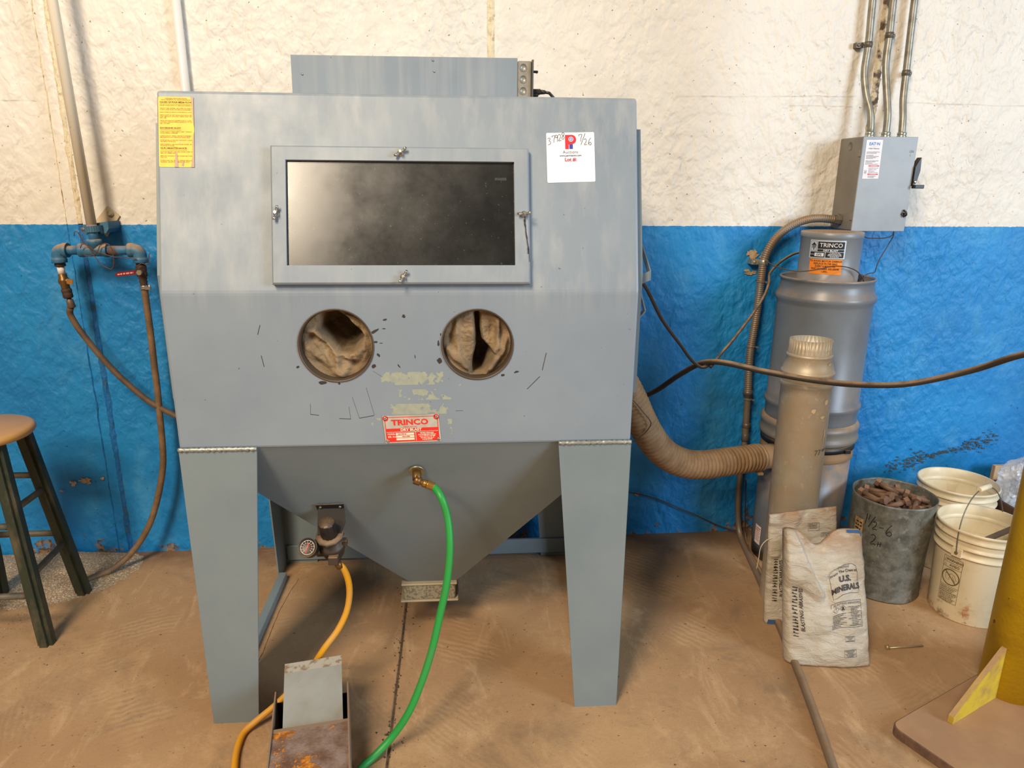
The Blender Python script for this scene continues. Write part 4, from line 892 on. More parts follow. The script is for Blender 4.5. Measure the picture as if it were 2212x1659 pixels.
build('lettering', G().text('EAT·N', .0155, f, 2.3465, 1.7165, sx=1.0, bold=.03), M('label_blue', lin(36, 110, 186), .4), sl, label='blue printed word EATON')
g = G().text('Cutler-Hammer', .0068, f, 2.346, 1.700, bold=.02).rect(2.327, 1.7062, 2.366, 1.7066, f)
rows = [1.687, 1.683, 1.675, 1.671, 1.667, 1.663, 1.655, 1.651, 1.647, 1.643]
for i, z in enumerate(rows): greek(g, f, 2.319, 2.371 - .012 * (i % 3), z - .001, .0022)
for i, z in enumerate((1.628, 1.6225, 1.617, 1.612, 1.598, 1.594)): greek(g, f, 2.336, 2.374 - .006 * (i % 3), z - .001, .0022)
for dx, dz, r in ((0, 0, .0042), (-.004, .007, .0018), (.003, .006, .0018)): g.disc(2.324 + dx, 1.612 + dz, r, f, .0006, 10, r * .6)
build('small_print', g, M('label_grey_ink', lin(120, 116, 118), .5), sl)
for z in (1.6335, 1.6025): build('red_bar', G().rect(2.334, z, 2.376, z + .0055, f), M('label_red', lin(206, 92, 98), .5), sl)
build('warning_word', G().text('WARNING', .005, f, 2.355, 1.6362, sx=1.1, off=.001).text('WARNING', .005, f, 2.355, 1.6052, sx=1.1, off=.001), WHITE, sl)
build('embossed_text', G().text('ON', .014, elf, 2.500, 1.690, sx=.8).text('I', .012, elf, 2.496, 1.676), M('emboss_grey', lin(120, 124, 126), .5), dr)
g = G().prism([(2.5195, 1.562), (2.532, 1.575), (2.541, 1.62), (2.538, 1.669), (2.530, 1.655), (2.5195, 1.632)], lambda a, c, o: V((a, EY - .010 + o, c)), .030)
hd = build('handle', g, BLKPL, ds, label='black operating handle')
build('handle_grip', G().box((2.522, EY - .022, 1.553), (2.560, EY + .004, 1.567), .002), BLKPL, hd)
build('handle_pivot', G().lathe([(.0055, 0), (.0055, .002), (.002, .003)], (2.5265, EY - .0105, 1.578), (0, -1, 0), 12), STEEL, hd)
g = G().tube([(2.503, EY - .002, 1.470), (2.5075, EY - .012, 1.462), (2.509, EY - .013, 1.452), (2.503, EY - .004, 1.446)], .004, 8, .003).cyl((2.502, EY, 1.455), (2.502, EY - .006, 1.455), .0065, .0065, 10); build('door_latch', g, BLKPL, dr)
g = G().lathe([(.016, 0), (.016, .0012), (.0145, .0012), (.0145, .0004), (.001, .0004)], (EX0 - .0002, 1.03, 1.712), (-1, 0, 0), 24); build('knockout', g, M('enclosure_knockout', lin(120, 114, 104), .5), ds)
build('door_hinge', G().box((EX0 - .004, EY + .006, 1.67), (EX0, EY + .022, 1.695), .001), M('hinge_steel', lin(132, 126, 116), .5), ds); build('door_hinge', G().box((EX0 - .004, EY + .006, 1.43), (EX0, EY + .022, 1.455), .001), MATS['hinge_steel'], ds)
CP = [([(2.334, 1.076, 3.1), (2.338, 1.074, 2.241), (2.343, 1.072, 2.088), (2.340, 1.068, 1.985), (2.350, 1.048, 1.90), (2.365, 1.030, 1.84), (2.370, 1.022, 1.780), (2.370, 1.022, 1.744)], 2.09, 'leftmost'),
      ([(2.414, 1.078, 3.1), (2.421, 1.076, 2.243), (2.424, 1.074, 2.123), (2.421, 1.066, 2.02), (2.428, 1.046, 1.92), (2.436, 1.028, 1.83), (2.436, 1.022, 1.744)], 2.125, 'middle'),
      ([(2.497, 1.078, 3.1), (2.506, 1.076, 2.246), (2.512, 1.072, 2.001), (2.508, 1.058, 1.89), (2.504, 1.034, 1.82), (2.502, 1.022, 1.744)], 1.995, 'rightmost')]
for pts, zs, wd in CP:
    t = thing('conduit', pts[-1], wd + ' of three galvanised conduits rising from the grey disconnect box', 'conduit', 'conduits above the disconnect box')
    build('tube', G().tube(pts, .0132, 16, .02), ZINC, t)
    e = V(pts[-1]); build('connector', G().lathe([(.0175, .0), (.0185, .003), (.0185, .008), (.0155, .010), (.0175, .013), (.0175, .020), (.0145, .023)], e, seg=20), M('connector_zinc', lin(176, 176, 164), .3, .8), t)
    sp = [p for p in spline(pts, .01)]; c = min(sp, key=lambda p: abs(p.z - zs))
    g = G().lathe([(.0138, -.011), (.0152, -.010), (.0152, -.003), (.0165, -.001), (.0165, .001), (.0152, .003), (.0152, .010), (.0138, .011)], c, seg=20)
    sd = -1 if wd == 'leftmost' else 1
    g.box((c.x + sd * .012 if sd > 0 else c.x - .042, c.y + .010, c.z - .010), (c.x + .030 if sd > 0 else c.x - .012, wally(2.4) - .001, c.z + .010), .001)
    g.lathe([(.007, 0), (.006, .003), (.002, .004)], (c.x + sd * (.023 if sd > 0 else .033), c.y + .010, c.z), (0, -1, 0), 12); build('strap', g, M('dark_strap', lin(112, 102, 92), .45, .6), t)
# ------------------------------------------------------------------ flexible conduit down to the floor
fc = thing('flexible_conduit', (2.0, 1.04, 0), 'ribbed flexible conduit looping from the disconnect box down the wall and along the floor', 'conduit')
fx = [(2.300, 1.035, 1.428), (2.270, 1.037, 1.429), (2.215, 1.04, 1.433), (2.161, 1.043, 1.426), (2.100, 1.043, 1.400), (2.051, 1.043, 1.361), (2.020, 1.043, 1.315), (2.003, 1.043, 1.262), (1.999, 1.043, 1.19), (1.998, 1.043, 1.114), (1.992, 1.043, .99), (1.984, 1.042, .876), (1.987, 1.042, .78), (1.992, 1.042, .700)]
g = G().tube(fx, lambda s, L: .0160 + .0013 * math.sin(s * 6.2832 / .0085), 16, .0021); build('ribbed_sleeve', g, DZINC, fc)
g = G().lathe([(.017, 0), (.023, .003), (.023, .014), (.019, .016), (.019, .028)], (2.302, 1.035, 1.428), (-1, 0, .02), 8, False); build('box_connector', g, M('connector_grey', lin(130, 122, 108), .4, .6), fc)
g = G().lathe([(.017, 0), (.021, .002), (.021, .016), (.018, .018), (.018, .030), (.015, .032)], (1.992, 1.042, .705), (.02, 0, -1), 14); build('coupling', g, M('coupling_grey', lin(116, 108, 98), .45, .5), fc)
g = G().tube([(1.992, 1.042, .70), (1.996, 1.042, .60), (2.001, 1.043, .47)], .0150, 16, .03).tube([(2.001, 1.043, .50), (1.999, 1.043, .40), (1.996, 1.044, .32), (1.998, 1.044, .20), (2.004, 1.043, .12), (2.010, 1.035, .060), (2.012, 1.012, .024), (2.005, .96, .0145), (1.979, .80, .0135), (1.955, .65, .0135), (1.882, .245, .0135), (1.836, .011, .0135), (1.765, -.30, .0135), (1.60, -.95, .0135)], .0132, 16, .02); build('rigid_pipe', g, DZINC, fc, label='rigid conduit run along the floor')
g = G().lathe([(.0155, 0), (.018, .002), (.018, .022), (.0155, .024)], (2.0005, 1.043, .556), (0, 0, -1), 14); build('pipe_coupling', g, MATS['coupling_grey'], fc); g = G().lathe([(.0155, 0), (.017, .002), (.017, .03), (.0145, .032)], (2.001, 1.043, .505), (0, 0, -1), 14); build('pipe_coupling', g, MATS['coupling_grey'], fc)
for (x, y, z), sd in (((2.0025, 1.043, 1.255), -1),):
    g = G().lathe([(.0175, -.010), (.0185, -.009), (.0185, .009), (.0175, .010)], (x, y, z), (.1, 0, 1), 18).box((x - .045, 1.055, z - .011), (x - .014, wally(2.0) - .001, z + .011), .001).lathe([(.007, 0), (.006, .003), (.002, .004)], (x - .033, 1.055, z), (0, -1, 0), 12); build('strap', g, M('bright_strap', lin(168, 160, 144), .4, .6), fc)
for p in ((1.9985, 1.043, 1.175), (1.985, 1.042, .90), (1.9945, 1.042, .665)):
    g = G(); g.lathe([(.0178, -.003), (.0188, -.002), (.0188, .002), (.0178, .003)], p, seg=16).box((p[0] + .014, p[1] - .020, p[2] - .003), (p[0] + .024, p[1] - .012, p[2] + .003))
    build('cable_tie', g, M('grey_tie', lin(120, 106, 90), .5), fc)
# flaked paint patches behind the strap
g = G(); random.seed(3)
def flake(cx, cz, a, c, n=19):
    a *= 1.35; c *= 1.35; q = [(cx + a * (.35 + .85 * random.random()) * math.cos(6.2832 * i / n), cz + c * (.35 + .85 * random.random()) * math.sin(6.2832 * i / n)) for i in range(n)]
    g.add([V((p, wally(p) - .0058, z)) for p, z in q], [list(range(n))[::-1]])
for a in ((1.975, 1.285, .022, .016), (2.025, 1.272, .012, .016), (1.975, 1.205, .020, .008), (1.957, 1.215, .012, .006), (-.83, .345, .020, .014), (-.88, .335, .010, .012), (-.76, .352, .008, .006), (1.545, .205, .008, .008), (-.93, .30, .008, .004), (-.33, .14, .022, .010), (-.36, .13, .014, .012)): flake(*a)
o = build('paint_flakes', g, M('bare_wall_patch', lin(196, 168, 134), .8, col2=lin(160, 128, 96), scale=60)); tag(o, 'small bare patches where blue wall paint has flaked', 'flaked paint'); o['kind'] = 'stuff'
# rough gouges on the blue wall above the buckets
g = G()
for i in range(420):
    t = random.random(); x = 2.72 + .52 * t + random.gauss(0, .012); z = .30 + .13 * t + random.gauss(0, .012 + .010 * math.sin(t * 9)); s = random.uniform(.0012, .0045); y = wally(x) - .0052
    g.add([V((x + s * 1.5, y, z)), V((x, y, z + s)), V((x - s * 1.5, y, z)), V((x, y, z - s))], [[0, 1, 2, 3]])
o = build('wall_scrapes', g, M('scrape_dark', lin(70, 74, 72), .8)); tag(o, 'dark diagonal scrape marks on the blue wall above the buckets', 'scrape'); o['kind'] = 'stuff'
# ------------------------------------------------------------------ dust collector
DX, DY = 2.198, .884
dc = thing('dust_collector', (DX, DY, 0), 'tall grey cylindrical dust collector drum with round motor housing on top', 'dust collector')
build('upper_drum', G().lathe([(.176, .640), (.178, .645), (.178, .655), (.1785, .690), (.185, .700), (.187, .708), (.185, .716), (.1775, .726), (.1775, 1.110), (.179, 1.120), (.1865, 1.132), (.188, 1.141), (.186, 1.149), (.177, 1.165), (.172, 1.190), (.172, 1.205), (.1755, 1.208), (.1765, 1.213), (.175, 1.218), (.171, 1.218), (.169, 1.212), (.169, 1.170), (.004, 1.168)], (DX, DY, 0), seg=56, capb=False), DRUM, dc)
build('flange_ring', G().lathe([(.176, .560), (.190, .564), (.193, .572), (.193, .582), (.188, .590), (.188, .612), (.192, .620), (.192, .628), (.184, .640), (.176, .644)], (DX, DY, 0), seg=56, capb=False, capt=False), M('dusty_flange', lin(122, 118, 110), .45, dust=.95), dc)
cl = build('clamp_belt', G().lathe([(.180, .532), (.1845, .534), (.1845, .556), (.180, .558)], (DX, DY, 0), seg=56, capb=False, capt=False), BLACKP, dc)
build('filter_cuff', G().lathe([(.178, .490), (.183, .496), (.182, .512), (.1785, .530), (.180, .545), (.184, .560)], (DX, DY, 0), seg=56, capb=False, capt=False), M('tan_filter_cuff', lin(150, 118, 84), .7, dust=.5), dc)
build('lower_drum', G().lathe([(.170, .006), (.172, .0), (.172, .06), (.176, .066), (.176, .495)], (DX, DY, 0), seg=56), DRUM, dc)
a = math.radians(-62); build('belt_buckle', G().box((DX + .1845 * math.cos(a) - .012, DY + .1845 * math.sin(a) - .012, .533), (DX + .1845 * math.cos(a) + .012, DY + .1845 * math.sin(a) + .006, .549), .002), BLACKP, cl)
MXY = (2.199, .890)
mh = build('motor_housing', G().lathe([(.1185, 1.168), (.1185, 1.176), (.112, 1.178), (.112, 1.3685), (.1135, 1.370), (.1145, 1.373), (.1145, 1.389), (.112, 1.391), (.088, 1.392), (.088, 1.386), (.004, 1.386)], (MXY[0], MXY[1], 0), seg=56, capb=False), M('motor_enamel', lin(122, 128, 134), .38, col2=lin(116, 120, 124), scale=5, dust=.85), dc)
for k in range(15):
    x = -.080 + k * .0114; hw = math.sqrt(max(0, .0865 ** 2 - x * x)); build('grille_bar', G().box((MXY[0] + x - .0022, MXY[1] - hw, 1.3875), (MXY[0] + x + .0022, MXY[1] + hw, 1.3925)), M('grille_dusty', lin(176, 146, 122), .6), mh)
for an in (-160, -40, 80): 
    t = math.radians(an); c = V((MXY[0] + .142 * math.cos(t), MXY[1] + .142 * math.sin(t), 1.168)); build('motor_bracket', G().box(c + V((-.016, -.010, 0)), c + V((.016, .010, .020)), .002), M('bracket_tan', lin(160, 134, 100), .5), dc)
def cylmap(cx, cy, r, a0, z0, taper=0):
    return lambda u, v, o=0: V((cx + (r + o + taper * v) * math.cos(a0 + u / r), cy + (r + o + taper * v) * math.sin(a0 + u / r), z0 + v))
A0 = math.atan2(-1.829 - MXY[1], .7497 - MXY[0]) - .10
ml = cylmap(MXY[0], MXY[1], .1122, A0, 1.295)
g = G().rect(-.066, 0, .066, .068, ml, .0004, 16); lb = build('motor_label', g, M('label_silver', lin(196, 204, 214), .35, .2), dc, label='black and silver maker label')
f = lambda u, v, o: ml(u, v, .0006 + o)
g = G().rect(-.034, .036, .061, .063, f, nx=12).rect(-.034, .026, .061, .034, f, nx=12).rect(-.061, .004, -.006, .024, f, nx=8).rect(-.003, .004, .061, .024, f, nx=8).border(-.061, .027, -.038, .064, .0009, f)
g.add([f(x, y, .0007) for x, y in ((-.0595, .048), (-.0495, .060), (-.0395, .048), (-.0425, .048), (-.0425, .040), (-.0455, .036), (-.0455, .050), (-.0475, .050), (-.0475, .031), (-.0505, .031), (-.0505, .050), (-.0525, .050), (-.0525, .036), (-.0555, .040), (-.0555, .048))], [list(range(15))]); build('black_print', g, INK, lb)
f2 = lambda u, v, o: ml(u, v, .0015 + o)
g = G().text('TRINCO', .0215, f2, .0135, .0495, sx=1.0, bold=.01).text('DRY BLAST', .0090, f2, .0135, .030, sx=1.15, bold=.03).text('MODEL', .0055, f2, -.0525, .014).rect(-.043, .0075, -.009, .0205, f2, nx=5)
for k, s in enumerate((.018, .023, .024, .016)): greek(g, f2, .029 - s, .029 + s, .0198 - k * .0046, .0026)
build('silver_print', g, M('label_light', lin(214, 216, 220), .4), lb)
build('model_text', G().text('DP2', .0105, lambda u, v, o: ml(u, v, .0022 + o), -.026, .0138, bold=.02), INK, lb)
ol = cylmap(MXY[0], MXY[1], .1122, A0, 1.236)
g = G().rect(-.060, 0, .060, .056, ol, .0004, 16); od = build('warning_decal', g, ORANGE, dc, label='orange filter replacement decal')
f = lambda u, v, o: ol(u, v, .0006 + o); g = G()
for k, s in enumerate(('TO AVOID MOTOR DAMAGE', 'REPLACE FILTER BAG', 'EVERY 4 MONTHS', 'PART NUMBER 200-00030', '1-800-')): g.text(s, .0098, f, 0, .049 - k * .0098, sx=.92, bold=.02)
build('lettering', g, M('decal_maroon', lin(70, 34, 20), .5), od)
build('drum_sticker', G().rect(-.0, .0, .042, .085, cylmap(DX, DY, .1765, math.radians(-180), .065), .0006, 6), M('white_red_sticker', lin(226, 214, 204), .5), dc)
g = G(); _sm = cylmap(DX, DY, .1765, math.radians(-180), .065)
for k in range(7): greek(g, _sm, .004, .038 - .004 * (k % 2), .070 - k * .009, .005 if k < 2 else .003, .0012)
o = build('sticker_print', g, M('sticker_red', lin(190, 70, 60), .5), dc)
# suction hose
sh = thing('suction_hose', (1.6, .66, .45), 'fat tan corrugated suction hose joining the cabinet to the dust collector', 'hose')
sp_ = [(1.243, .555, .975), (1.285, .572, .935), (1.335, .588, .868), (1.376, .600, .796), (1.410, .610, .728), (1.450, .623, .660), (1.500, .641, .596), (1.560, .660, .548), (1.633, .680, .517), (1.700, .700, .506), (1.759, .720, .503), (1.869, .755, .500), (1.945, .785, .496)]
g = G().tube(sp_, lambda s, L: .0510 + .0060 * abs(math.sin(s * 3.14159 / .0175)) ** .6, 28, .0022); build('corrugated_tube', g, SUCT, sh)
g = G().cyl((1.935, .782, .496), (2.035, .815, .492), .051, .051, 28); build('hose_cuff', g, M('tan_cuff', lin(146, 112, 78), .7), sh)
g = G().lathe([(.054, 0), (.0560, .001), (.0560, .012), (.054, .013)], (1.950, .787, .4955), (.95, .31, 0), 28).box((1.94, .74, .436), (1.962, .775, .446), .001); build('hose_clamp', g, M('dusty_clamp', lin(160, 132, 98), .5, .3), sh)
tag(build('black_wire', G().tube([(1.30, .52, .87), (1.361, .53, .823), (1.396, .535, .782), (1.429, .54, .738), (1.417, .55, .703), (1.370, .56, .659), (1.28, .60, .60), (1.235, .64, .58)], .0018, 7), CABLE, base=(1.37, .56, .66)), 'thin black wire hanging in a loop across the corrugated suction hose', 'wire')
# ------------------------------------------------------------------ galvanised duct pipe standing in front of the drum
dt = thing('duct_pipe', (2.008, .555, 0), 'dusty galvanised stovepipe duct with crimped top standing before the dust collector', 'duct pipe')
ax = V((.0, .028, 1.03)).normalized()
build('pipe_body', G().lathe([(.0875, 0), (.088, .002), (.088, .86), (.0905, .864), (.0915, .870), (.0905, .876), (.088, .880)], (2.008, .555, 0), ax, 48, capt=False), 'duct', dt)
build('reducer', G().lathe([(.088, .872), (.0885, .905), (.092, .909), (.0935, .914), (.092, .919), (.0885, .922), (.084, .940), (.0765, .968), (.0790, .971), (.080, .9755), (.0785, .980), (.0755, .982)], (2.008, .555, 0), ax, 48, capb=False, capt=False), 'duct', dt)
g = G().lathe([(.0755, .980), (.0750, .990), (.0725, 1.000), (.0715, 1.033), (.0705, 1.033), (.0705, .98), (.0745, .965), (.086, .93)], (2.008, .555, 0), ax, 144, capb=False, capt=False, mod=lambda t, z: .0018 * math.sin(36 * t) * min(1, max(0, (z - .985) / .012))); build('crimped_end', g, 'duct', dt)
dm = lambda u, v, o=0: V((2.008, .555, 0)) + ax * (.63 + v) + V((math.cos(math.radians(-72) + u / .088), math.sin(math.radians(-72) + u / .088), 0)) * (.0886 + o)
build('stencil_number', G().text('77', .030, dm, 0, .0, rot=.05), M('stencil_ink', lin(92, 82, 70), .7), dt)
g = G(); greek(g, dm, .022, .048, .002, .010, .0006); build('stencil_mark', g, MATS['stencil_ink'], dt)
g = G()
for an, z, w_, h_ in ((-62, .82, .010, .012), (-70, .765, .012, .006), (-56, .70, .004, .020), (-58, .665, .002, .03), (-95, .79, .010, .010), (-60, .955, .010, .006), (-64, .995, .012, .010)):
    t = math.radians(an); r_ = .0892 if z < .9 else (.083 if z < .97 else .0755); q = []
    for i in range(9): u = 6.2832 * i / 9; k = .6 + .5 * random.random(); aa = t + w_ * k * math.cos(u) / r_; q.append(V((2.008, .555, 0)) + ax * (z + h_ * k * math.sin(u)) + V((math.cos(aa), math.sin(aa), 0)) * r_)
    g.add(q, [list(range(9))])
build('paint_splash', g, M('splash_cream', lin(198, 176, 140), .6), dt)
# ------------------------------------------------------------------ cables
tag(build('black_air_hose', G().tube([(3.0, -.25, 1.30), (2.62, 0.0, 1.16), (2.456, .150, 1.075), (2.394, .270, .994), (2.254, .375, .920), (2.115, .425, .905), (1.957, .440, .919), (1.821, .53, .928), (1.702, .62, .939), (1.654, .68, .924), (1.602, .78, .853), (1.544, .88, .761), (1.469, .95, .693), (1.36, .98, .62), (1.15, .98, .58), (1.10, .96, .57)], .0105, 14), CABLE, base=(2.0, .45, .9)), 'thick dark hose crossing from the right in front of the dust collector to the cabinet', 'hose')
tag(build('power_cable', G().tube([(1.245, .16, 1.33), (1.272, .200, 1.300), (1.325, .300, 1.247), (1.409, .420, 1.138), (1.519, .550, 1.022), (1.600, .640, .938), (1.645, .668, .908), (1.672, .680, .911), (1.690, .672, .935)], .0058, 12), CABLE, base=(1.5, .55, 1.0)), 'dark cable dropping from the cabinet bracket to the thick hose', 'cable')
tag(build('power_cable', G().tube([(1.672, .655, .912), (1.690, .668, .926), (1.722, .700, .948), (1.782, .75, .988), (1.849, .800, 1.045), (1.905, .85, 1.090), (1.956, .900, 1.137), (1.995, .955, 1.18), (2.03, 1.03, 1.215), (2.095, 1.065, 1.262), (2.15, 1.07, 1.29), (2.20, 1.04, 1.30), (2.205, 1.003, 1.29)], .0055, 12), CABLE, base=(1.85, .8, 1.0)), 'dusty cable rising from the thick hose to behind the motor housing', 'cable')
TW = M('thin_brown_wire', lin(74, 58, 46), .6)
tag(build('thin_wire', G().tube([(1.998, 1.02, 1.262), (1.96, .90, 1.270), (1.955, .80, 1.262), (2.01, .745, 1.254), (2.08, .735, 1.262), (2.14, .748, 1.272), (2.20, .757, 1.268), (2.25, .765, 1.250), (2.285, .775, 1.215), (2.295, .80, 1.180)], .0022, 7, .01), TW, base=(2.1, .75, 1.2)), 'thin brown wire draped across the orange decal into the drum rim', 'wire')
tag(build('thin_wire', G().tube([(2.520, 1.010, 1.390), (2.524, 1.010, 1.370), (2.510, 1.010, 1.335), (2.490, 1.005, 1.30), (2.470, .995, 1.272), (2.452, .98, 1.242), (2.430, .95, 1.225), (2.385, .92, 1.222), (2.345, .91, 1.200), (2.33, .905, 1.175)], .0020, 7, .01), TW, base=(2.45, 1.0, 1.2)), 'thin wire slanting from under the disconnect box to the drum rim', 'wire')
tag(build('thin_wire', G().tube([(2.388, 1.03, 1.392), (2.392, 1.02, 1.370), (2.410, 1.01, 1.358), (2.450, 1.01, 1.356), (2.495, 1.01, 1.358), (2.520, 1.01, 1.370), (2.522, 1.01, 1.392)], .0020, 7, .01), CABLE, base=(2.45, 1.0, 1.37)), 'short black wire hanging under the bottom of the disconnect box', 'wire')
tag(build('black_bar', G().box((2.398, wally(2.4) - .012, 1.33), (2.412, wally(2.4) - .002, 1.392)), BLACKP, base=(2.40, 1.09, 1.33)), 'short black strip running down behind the disconnect box', 'strip')
tag(build('floor_wire', G().tube([(1.26, 1.075, .27), (1.38, 1.077, .245), (1.506, 1.078, .220), (1.60, 1.079, .195), (1.681, 1.080, .164), (1.75, 1.080, .130), (1.816, 1.078, .101), (1.90, 1.075, .058), (1.954, 1.068, .037), (2.00, 1.055, .028), (2.014, 1.02, .045), (2.02, 1.025, .02)], .0028, 8), TW, base=(1.7, 1.08, .1)), 'thin wire sagging along the foot of the blue wall behind the cabinet leg', 'wire')
tag(build('floor_wire', G().tube([(2.015, 1.02, .30), (2.022, 1.02, .20), (2.030, 1.018, .10), (2.035, 1.01, .03), (2.034, .985, .005), (2.016, .85, .0045), (1.998, .713, .0045), (1.972, .60, .0045), (1.935, .44, .0045), (1.91, .33, .0045)], .0030, 8), CABLE, base=(2.0, .8, 0)), 'thin black wire lying on the floor beside the conduit', 'wire')
# ------------------------------------------------------------------ abrasive bags
def make_bag(name, label, BL, BR, TL, TR, T, topf, crease, seed):
    BL, BR, TL, TR = map(V, (BL, BR, TL, TR)); wd = (BR - BL).length; ht = ((TL - BL).length + (TR - BR).length) / 2
    nrm = (BR - BL).cross(TL - BL).normalized()
    if nrm.y > 0: nrm = -nrm
    def pt(u, v, side, o=0):
        tv = v * topf(u); p = BL.lerp(BR, u).lerp(TL.lerp(TR, u), tv)
        sd = max(0, math.sin(math.pi * min(1, max(0, u)))) ** .5
        b_ = T * (.30 + .70 * sd) * ((1 - v) ** .7 * .85 + .12 + .10 * math.sin(math.pi * min(1, v * 1.2))) * (1 - .18 * math.exp(-v * 18))
        if u <= .001 or u >= .999: b_ *= .75
        d = b_
        if side > 0:
            d += crease(u, v)
            d += .0085 * nz((u * 1.1, v * 2.6, seed), 3.1) + .0050 * nz((u * 1.6 + v * .6, v * 5, seed), 3.5) + .0012 * nz((u * 2, v * 9, seed), 5) * (1.6 - u)
        q = p + nrm * ((d if side > 0 else -b_) + o)
        if q.z < .0015: q.z = .0015
        return q
    nu, nv = 44, 70; g = G(); vs = []
    for s in (1, -1):
        for i in range(nu + 1):
            for k in range(nv + 1): vs.append(pt(i / nu, k / nv, s))
    N = (nu + 1) * (nv + 1); id_ = lambda s, i, k: (0 if s > 0 else N) + i * (nv + 1) + k
    fs = []
    for i in range(nu):
        for k in range(nv):
            fs.append([id_(1, i, k), id_(1, i + 1, k), id_(1, i + 1, k + 1), id_(1, i, k + 1)]); fs.append([id_(-1, i, k), id_(-1, i, k + 1), id_(-1, i + 1, k + 1), id_(-1, i + 1, k)])
    for k in range(nv): fs.append([id_(1, 0, k), id_(1, 0, k + 1), id_(-1, 0, k + 1), id_(-1, 0, k)]); fs.append([id_(1, nu, k), id_(-1, nu, k), id_(-1, nu, k + 1), id_(1, nu, k + 1)])
    for i in range(nu): fs.append([id_(1, i, 0), id_(-1, i, 0), id_(-1, i + 1, 0), id_(1, i + 1, 0)]); fs.append([id_(1, i, nv), id_(1, i + 1, nv), id_(-1, i + 1, nv), id_(-1, i, nv)])
    g.add(vs, fs, True)
    t = thing(name, (BL + BR) / 2 - nrm * .0, label, 'bag'); build('sack', g, 'bag', t)
    def fn(a, c, o=0):   # metres on the printed face -> surface
        return pt(a / wd, c / ht, 1, .0016 + o)
    return t, fn, wd, ht
INKB = M('bag_black_ink', lin(46, 40, 36), .6)
def cr1(u, v):
    # left flap folded over: ridge line from (.12,1.0) to (.46,.60)
    ul = .12 + (1 - v) / .42 * .36
    w_ = 0
    if v > .56: w_ = .030 * max(0, min(1, (ul - u) / .035 + .5)) * min(1, (v - .56) / .10)
    v2 = -.012 * math.exp(-((u - .50) / .05) ** 2) * max(0, 1 - abs(v - .60) / .14)
    return w_ + v2
def tp1(u):
    return 1 - .125 * math.exp(-((u - .42) / .17) ** 2) - (.03 if u > .97 else 0) - .25 * max(0, .04 - u)
bagf, bf, bw, bh = make_bag('abrasive_bag', 'nearest white woven sack of blasting abrasive leaning on another sack', (1.842, .180, 0), (2.122, .143, 0), (1.828, .272, .452), (2.100, .262, .442), .060, tp1, cr1, 1)
print('BAG', bw, bh)
g = G(); X0, X1 = .150, .262
out = [(.147, .338), (.165, .343), (.205, .347), (.232, .349), (.246, .341), (.250, .315), (.249, .300), (.252, .268), (.250, .252), (.215, .254), (.190, .252), (.170, .246), (.157, .244)]
g.ribbon(out + [out[0]], .0013, bf)
build('logo_border', g, INKB, bagf)
g = G().text('Chemical', .0120, bf, .200, .341, sx=.95).text('From The Crew at', .0135, bf, .200, .326, sx=.92, rot=.05, bold=.02).text('U.S.', .026, bf, .204, .301, bold=.045, sx=1.05).text('MINERALS', .0260, bf, .2035, .272, bold=.04, sx=.86, rot=.05); build('logo_lettering', g, INKB, bagf, label='black printed words U.S. MINERALS')
g = G().border(.148, .142, .254, .230, .0012, bf, nx=10).text('BLASTING ABRASIVES', .0098, bf, .204, .2215)
for cx in (.1645, .1885): g.ribbon([(cx - .0105, .206), (cx, .2165), (cx + .0105, .206), (cx, .1955), (cx - .0105, .206)], .0012, bf)
g.rect(.1637, .205, .1653, .2125, bf).disc(.1645, .2015, .0011, bf).disc(.1885, .2085, .0028, bf).add([bf(*q, .0006) for q in ((.1835, .200), (.1935, .200), (.1915, .206), (.1855, .206))], [[0, 1, 2, 3]])
for k in range(13): greek(g, bf, .206 + (0 if k % 4 == 0 else .010), .250 - .006 * (k % 3), .2080 - k * .0050, .0024)
for k in range(9): greek(g, bf, .151, .198 - .010 * (k % 3), .188 - k * .0052, .0024)
build('safety_panel_print', g, INKB, bagf)
for x0, y0, x1, y1, n_ in ((.190, .092, .224, .110, 4), (.183, .040, .227, .066, 6)):
    g = G().border(x0, y0, x1, y1, .0008, bf, nx=4)
    for k in range(n_): greek(g, bf, x0 + .003 + .004 * (k % 3), x1 - .003 - .004 * (k % 3), y1 - .0045 - k * (y1 - y0 - .002) / n_, .0022)
    build('small_print_box', g, INKB, bagf)
def side_print(fn):
    g = G().text('BLASTING ABRASIVES', .0165, fn, .050, .195, rot=1.60, sx=.92, bold=.02); v = .10
    while v < .275:      # bold heading lost in the crease of the sack
        hh = _rg.uniform(.005, .009); g.rect(.021, v, .037, v + hh * .45, fn); g.rect(.021 + _rg.choice((0, .006, .011)), v, .026 + _rg.choice((0, .006, .011)), v + hh, fn); v += hh + .0045
    return g
build('side_lettering', side_print(bf), INKB, bagf)
g = G(); 
for u0, u1 in ((.80, .985),):
    q = [bf(bw * (u0 + (u1 - u0) * i / 8), bh * .998, .0008) for i in range(9)] + [bf(bw * (u0 + (u1 - u0) * i / 8), bh * .975, .0008) for i in range(8, -1, -1)]; 
    for i in range(8): g.add([q[i], q[i + 1], q[16 - i], q[17 - i]], [[0, 1, 2, 3]])
build('blue_tape', g, BLUETAPE, bagf)
def cr2(u, v): return .012 * max(0, min(1, (.35 - u + (v - .8)) / .06)) * (1 if v > .62 else 0) * .6 - .010 * math.exp(-((u - .25) / .08) ** 2) * max(0, (v - .55) / .45)
bagb, bf2, bw2, bh2 = make_bag('abrasive_bag', 'white woven abrasive sack behind the nearest one, standing against the duct pipe', (1.862, .395, 0), (2.125, .372, 0), (1.846, .420, .440), (2.090, .412, .455), .034, lambda u: 1 - .03 * (1 - u), cr2, 5)
build('side_lettering', side_print(bf2), INKB, bagb)
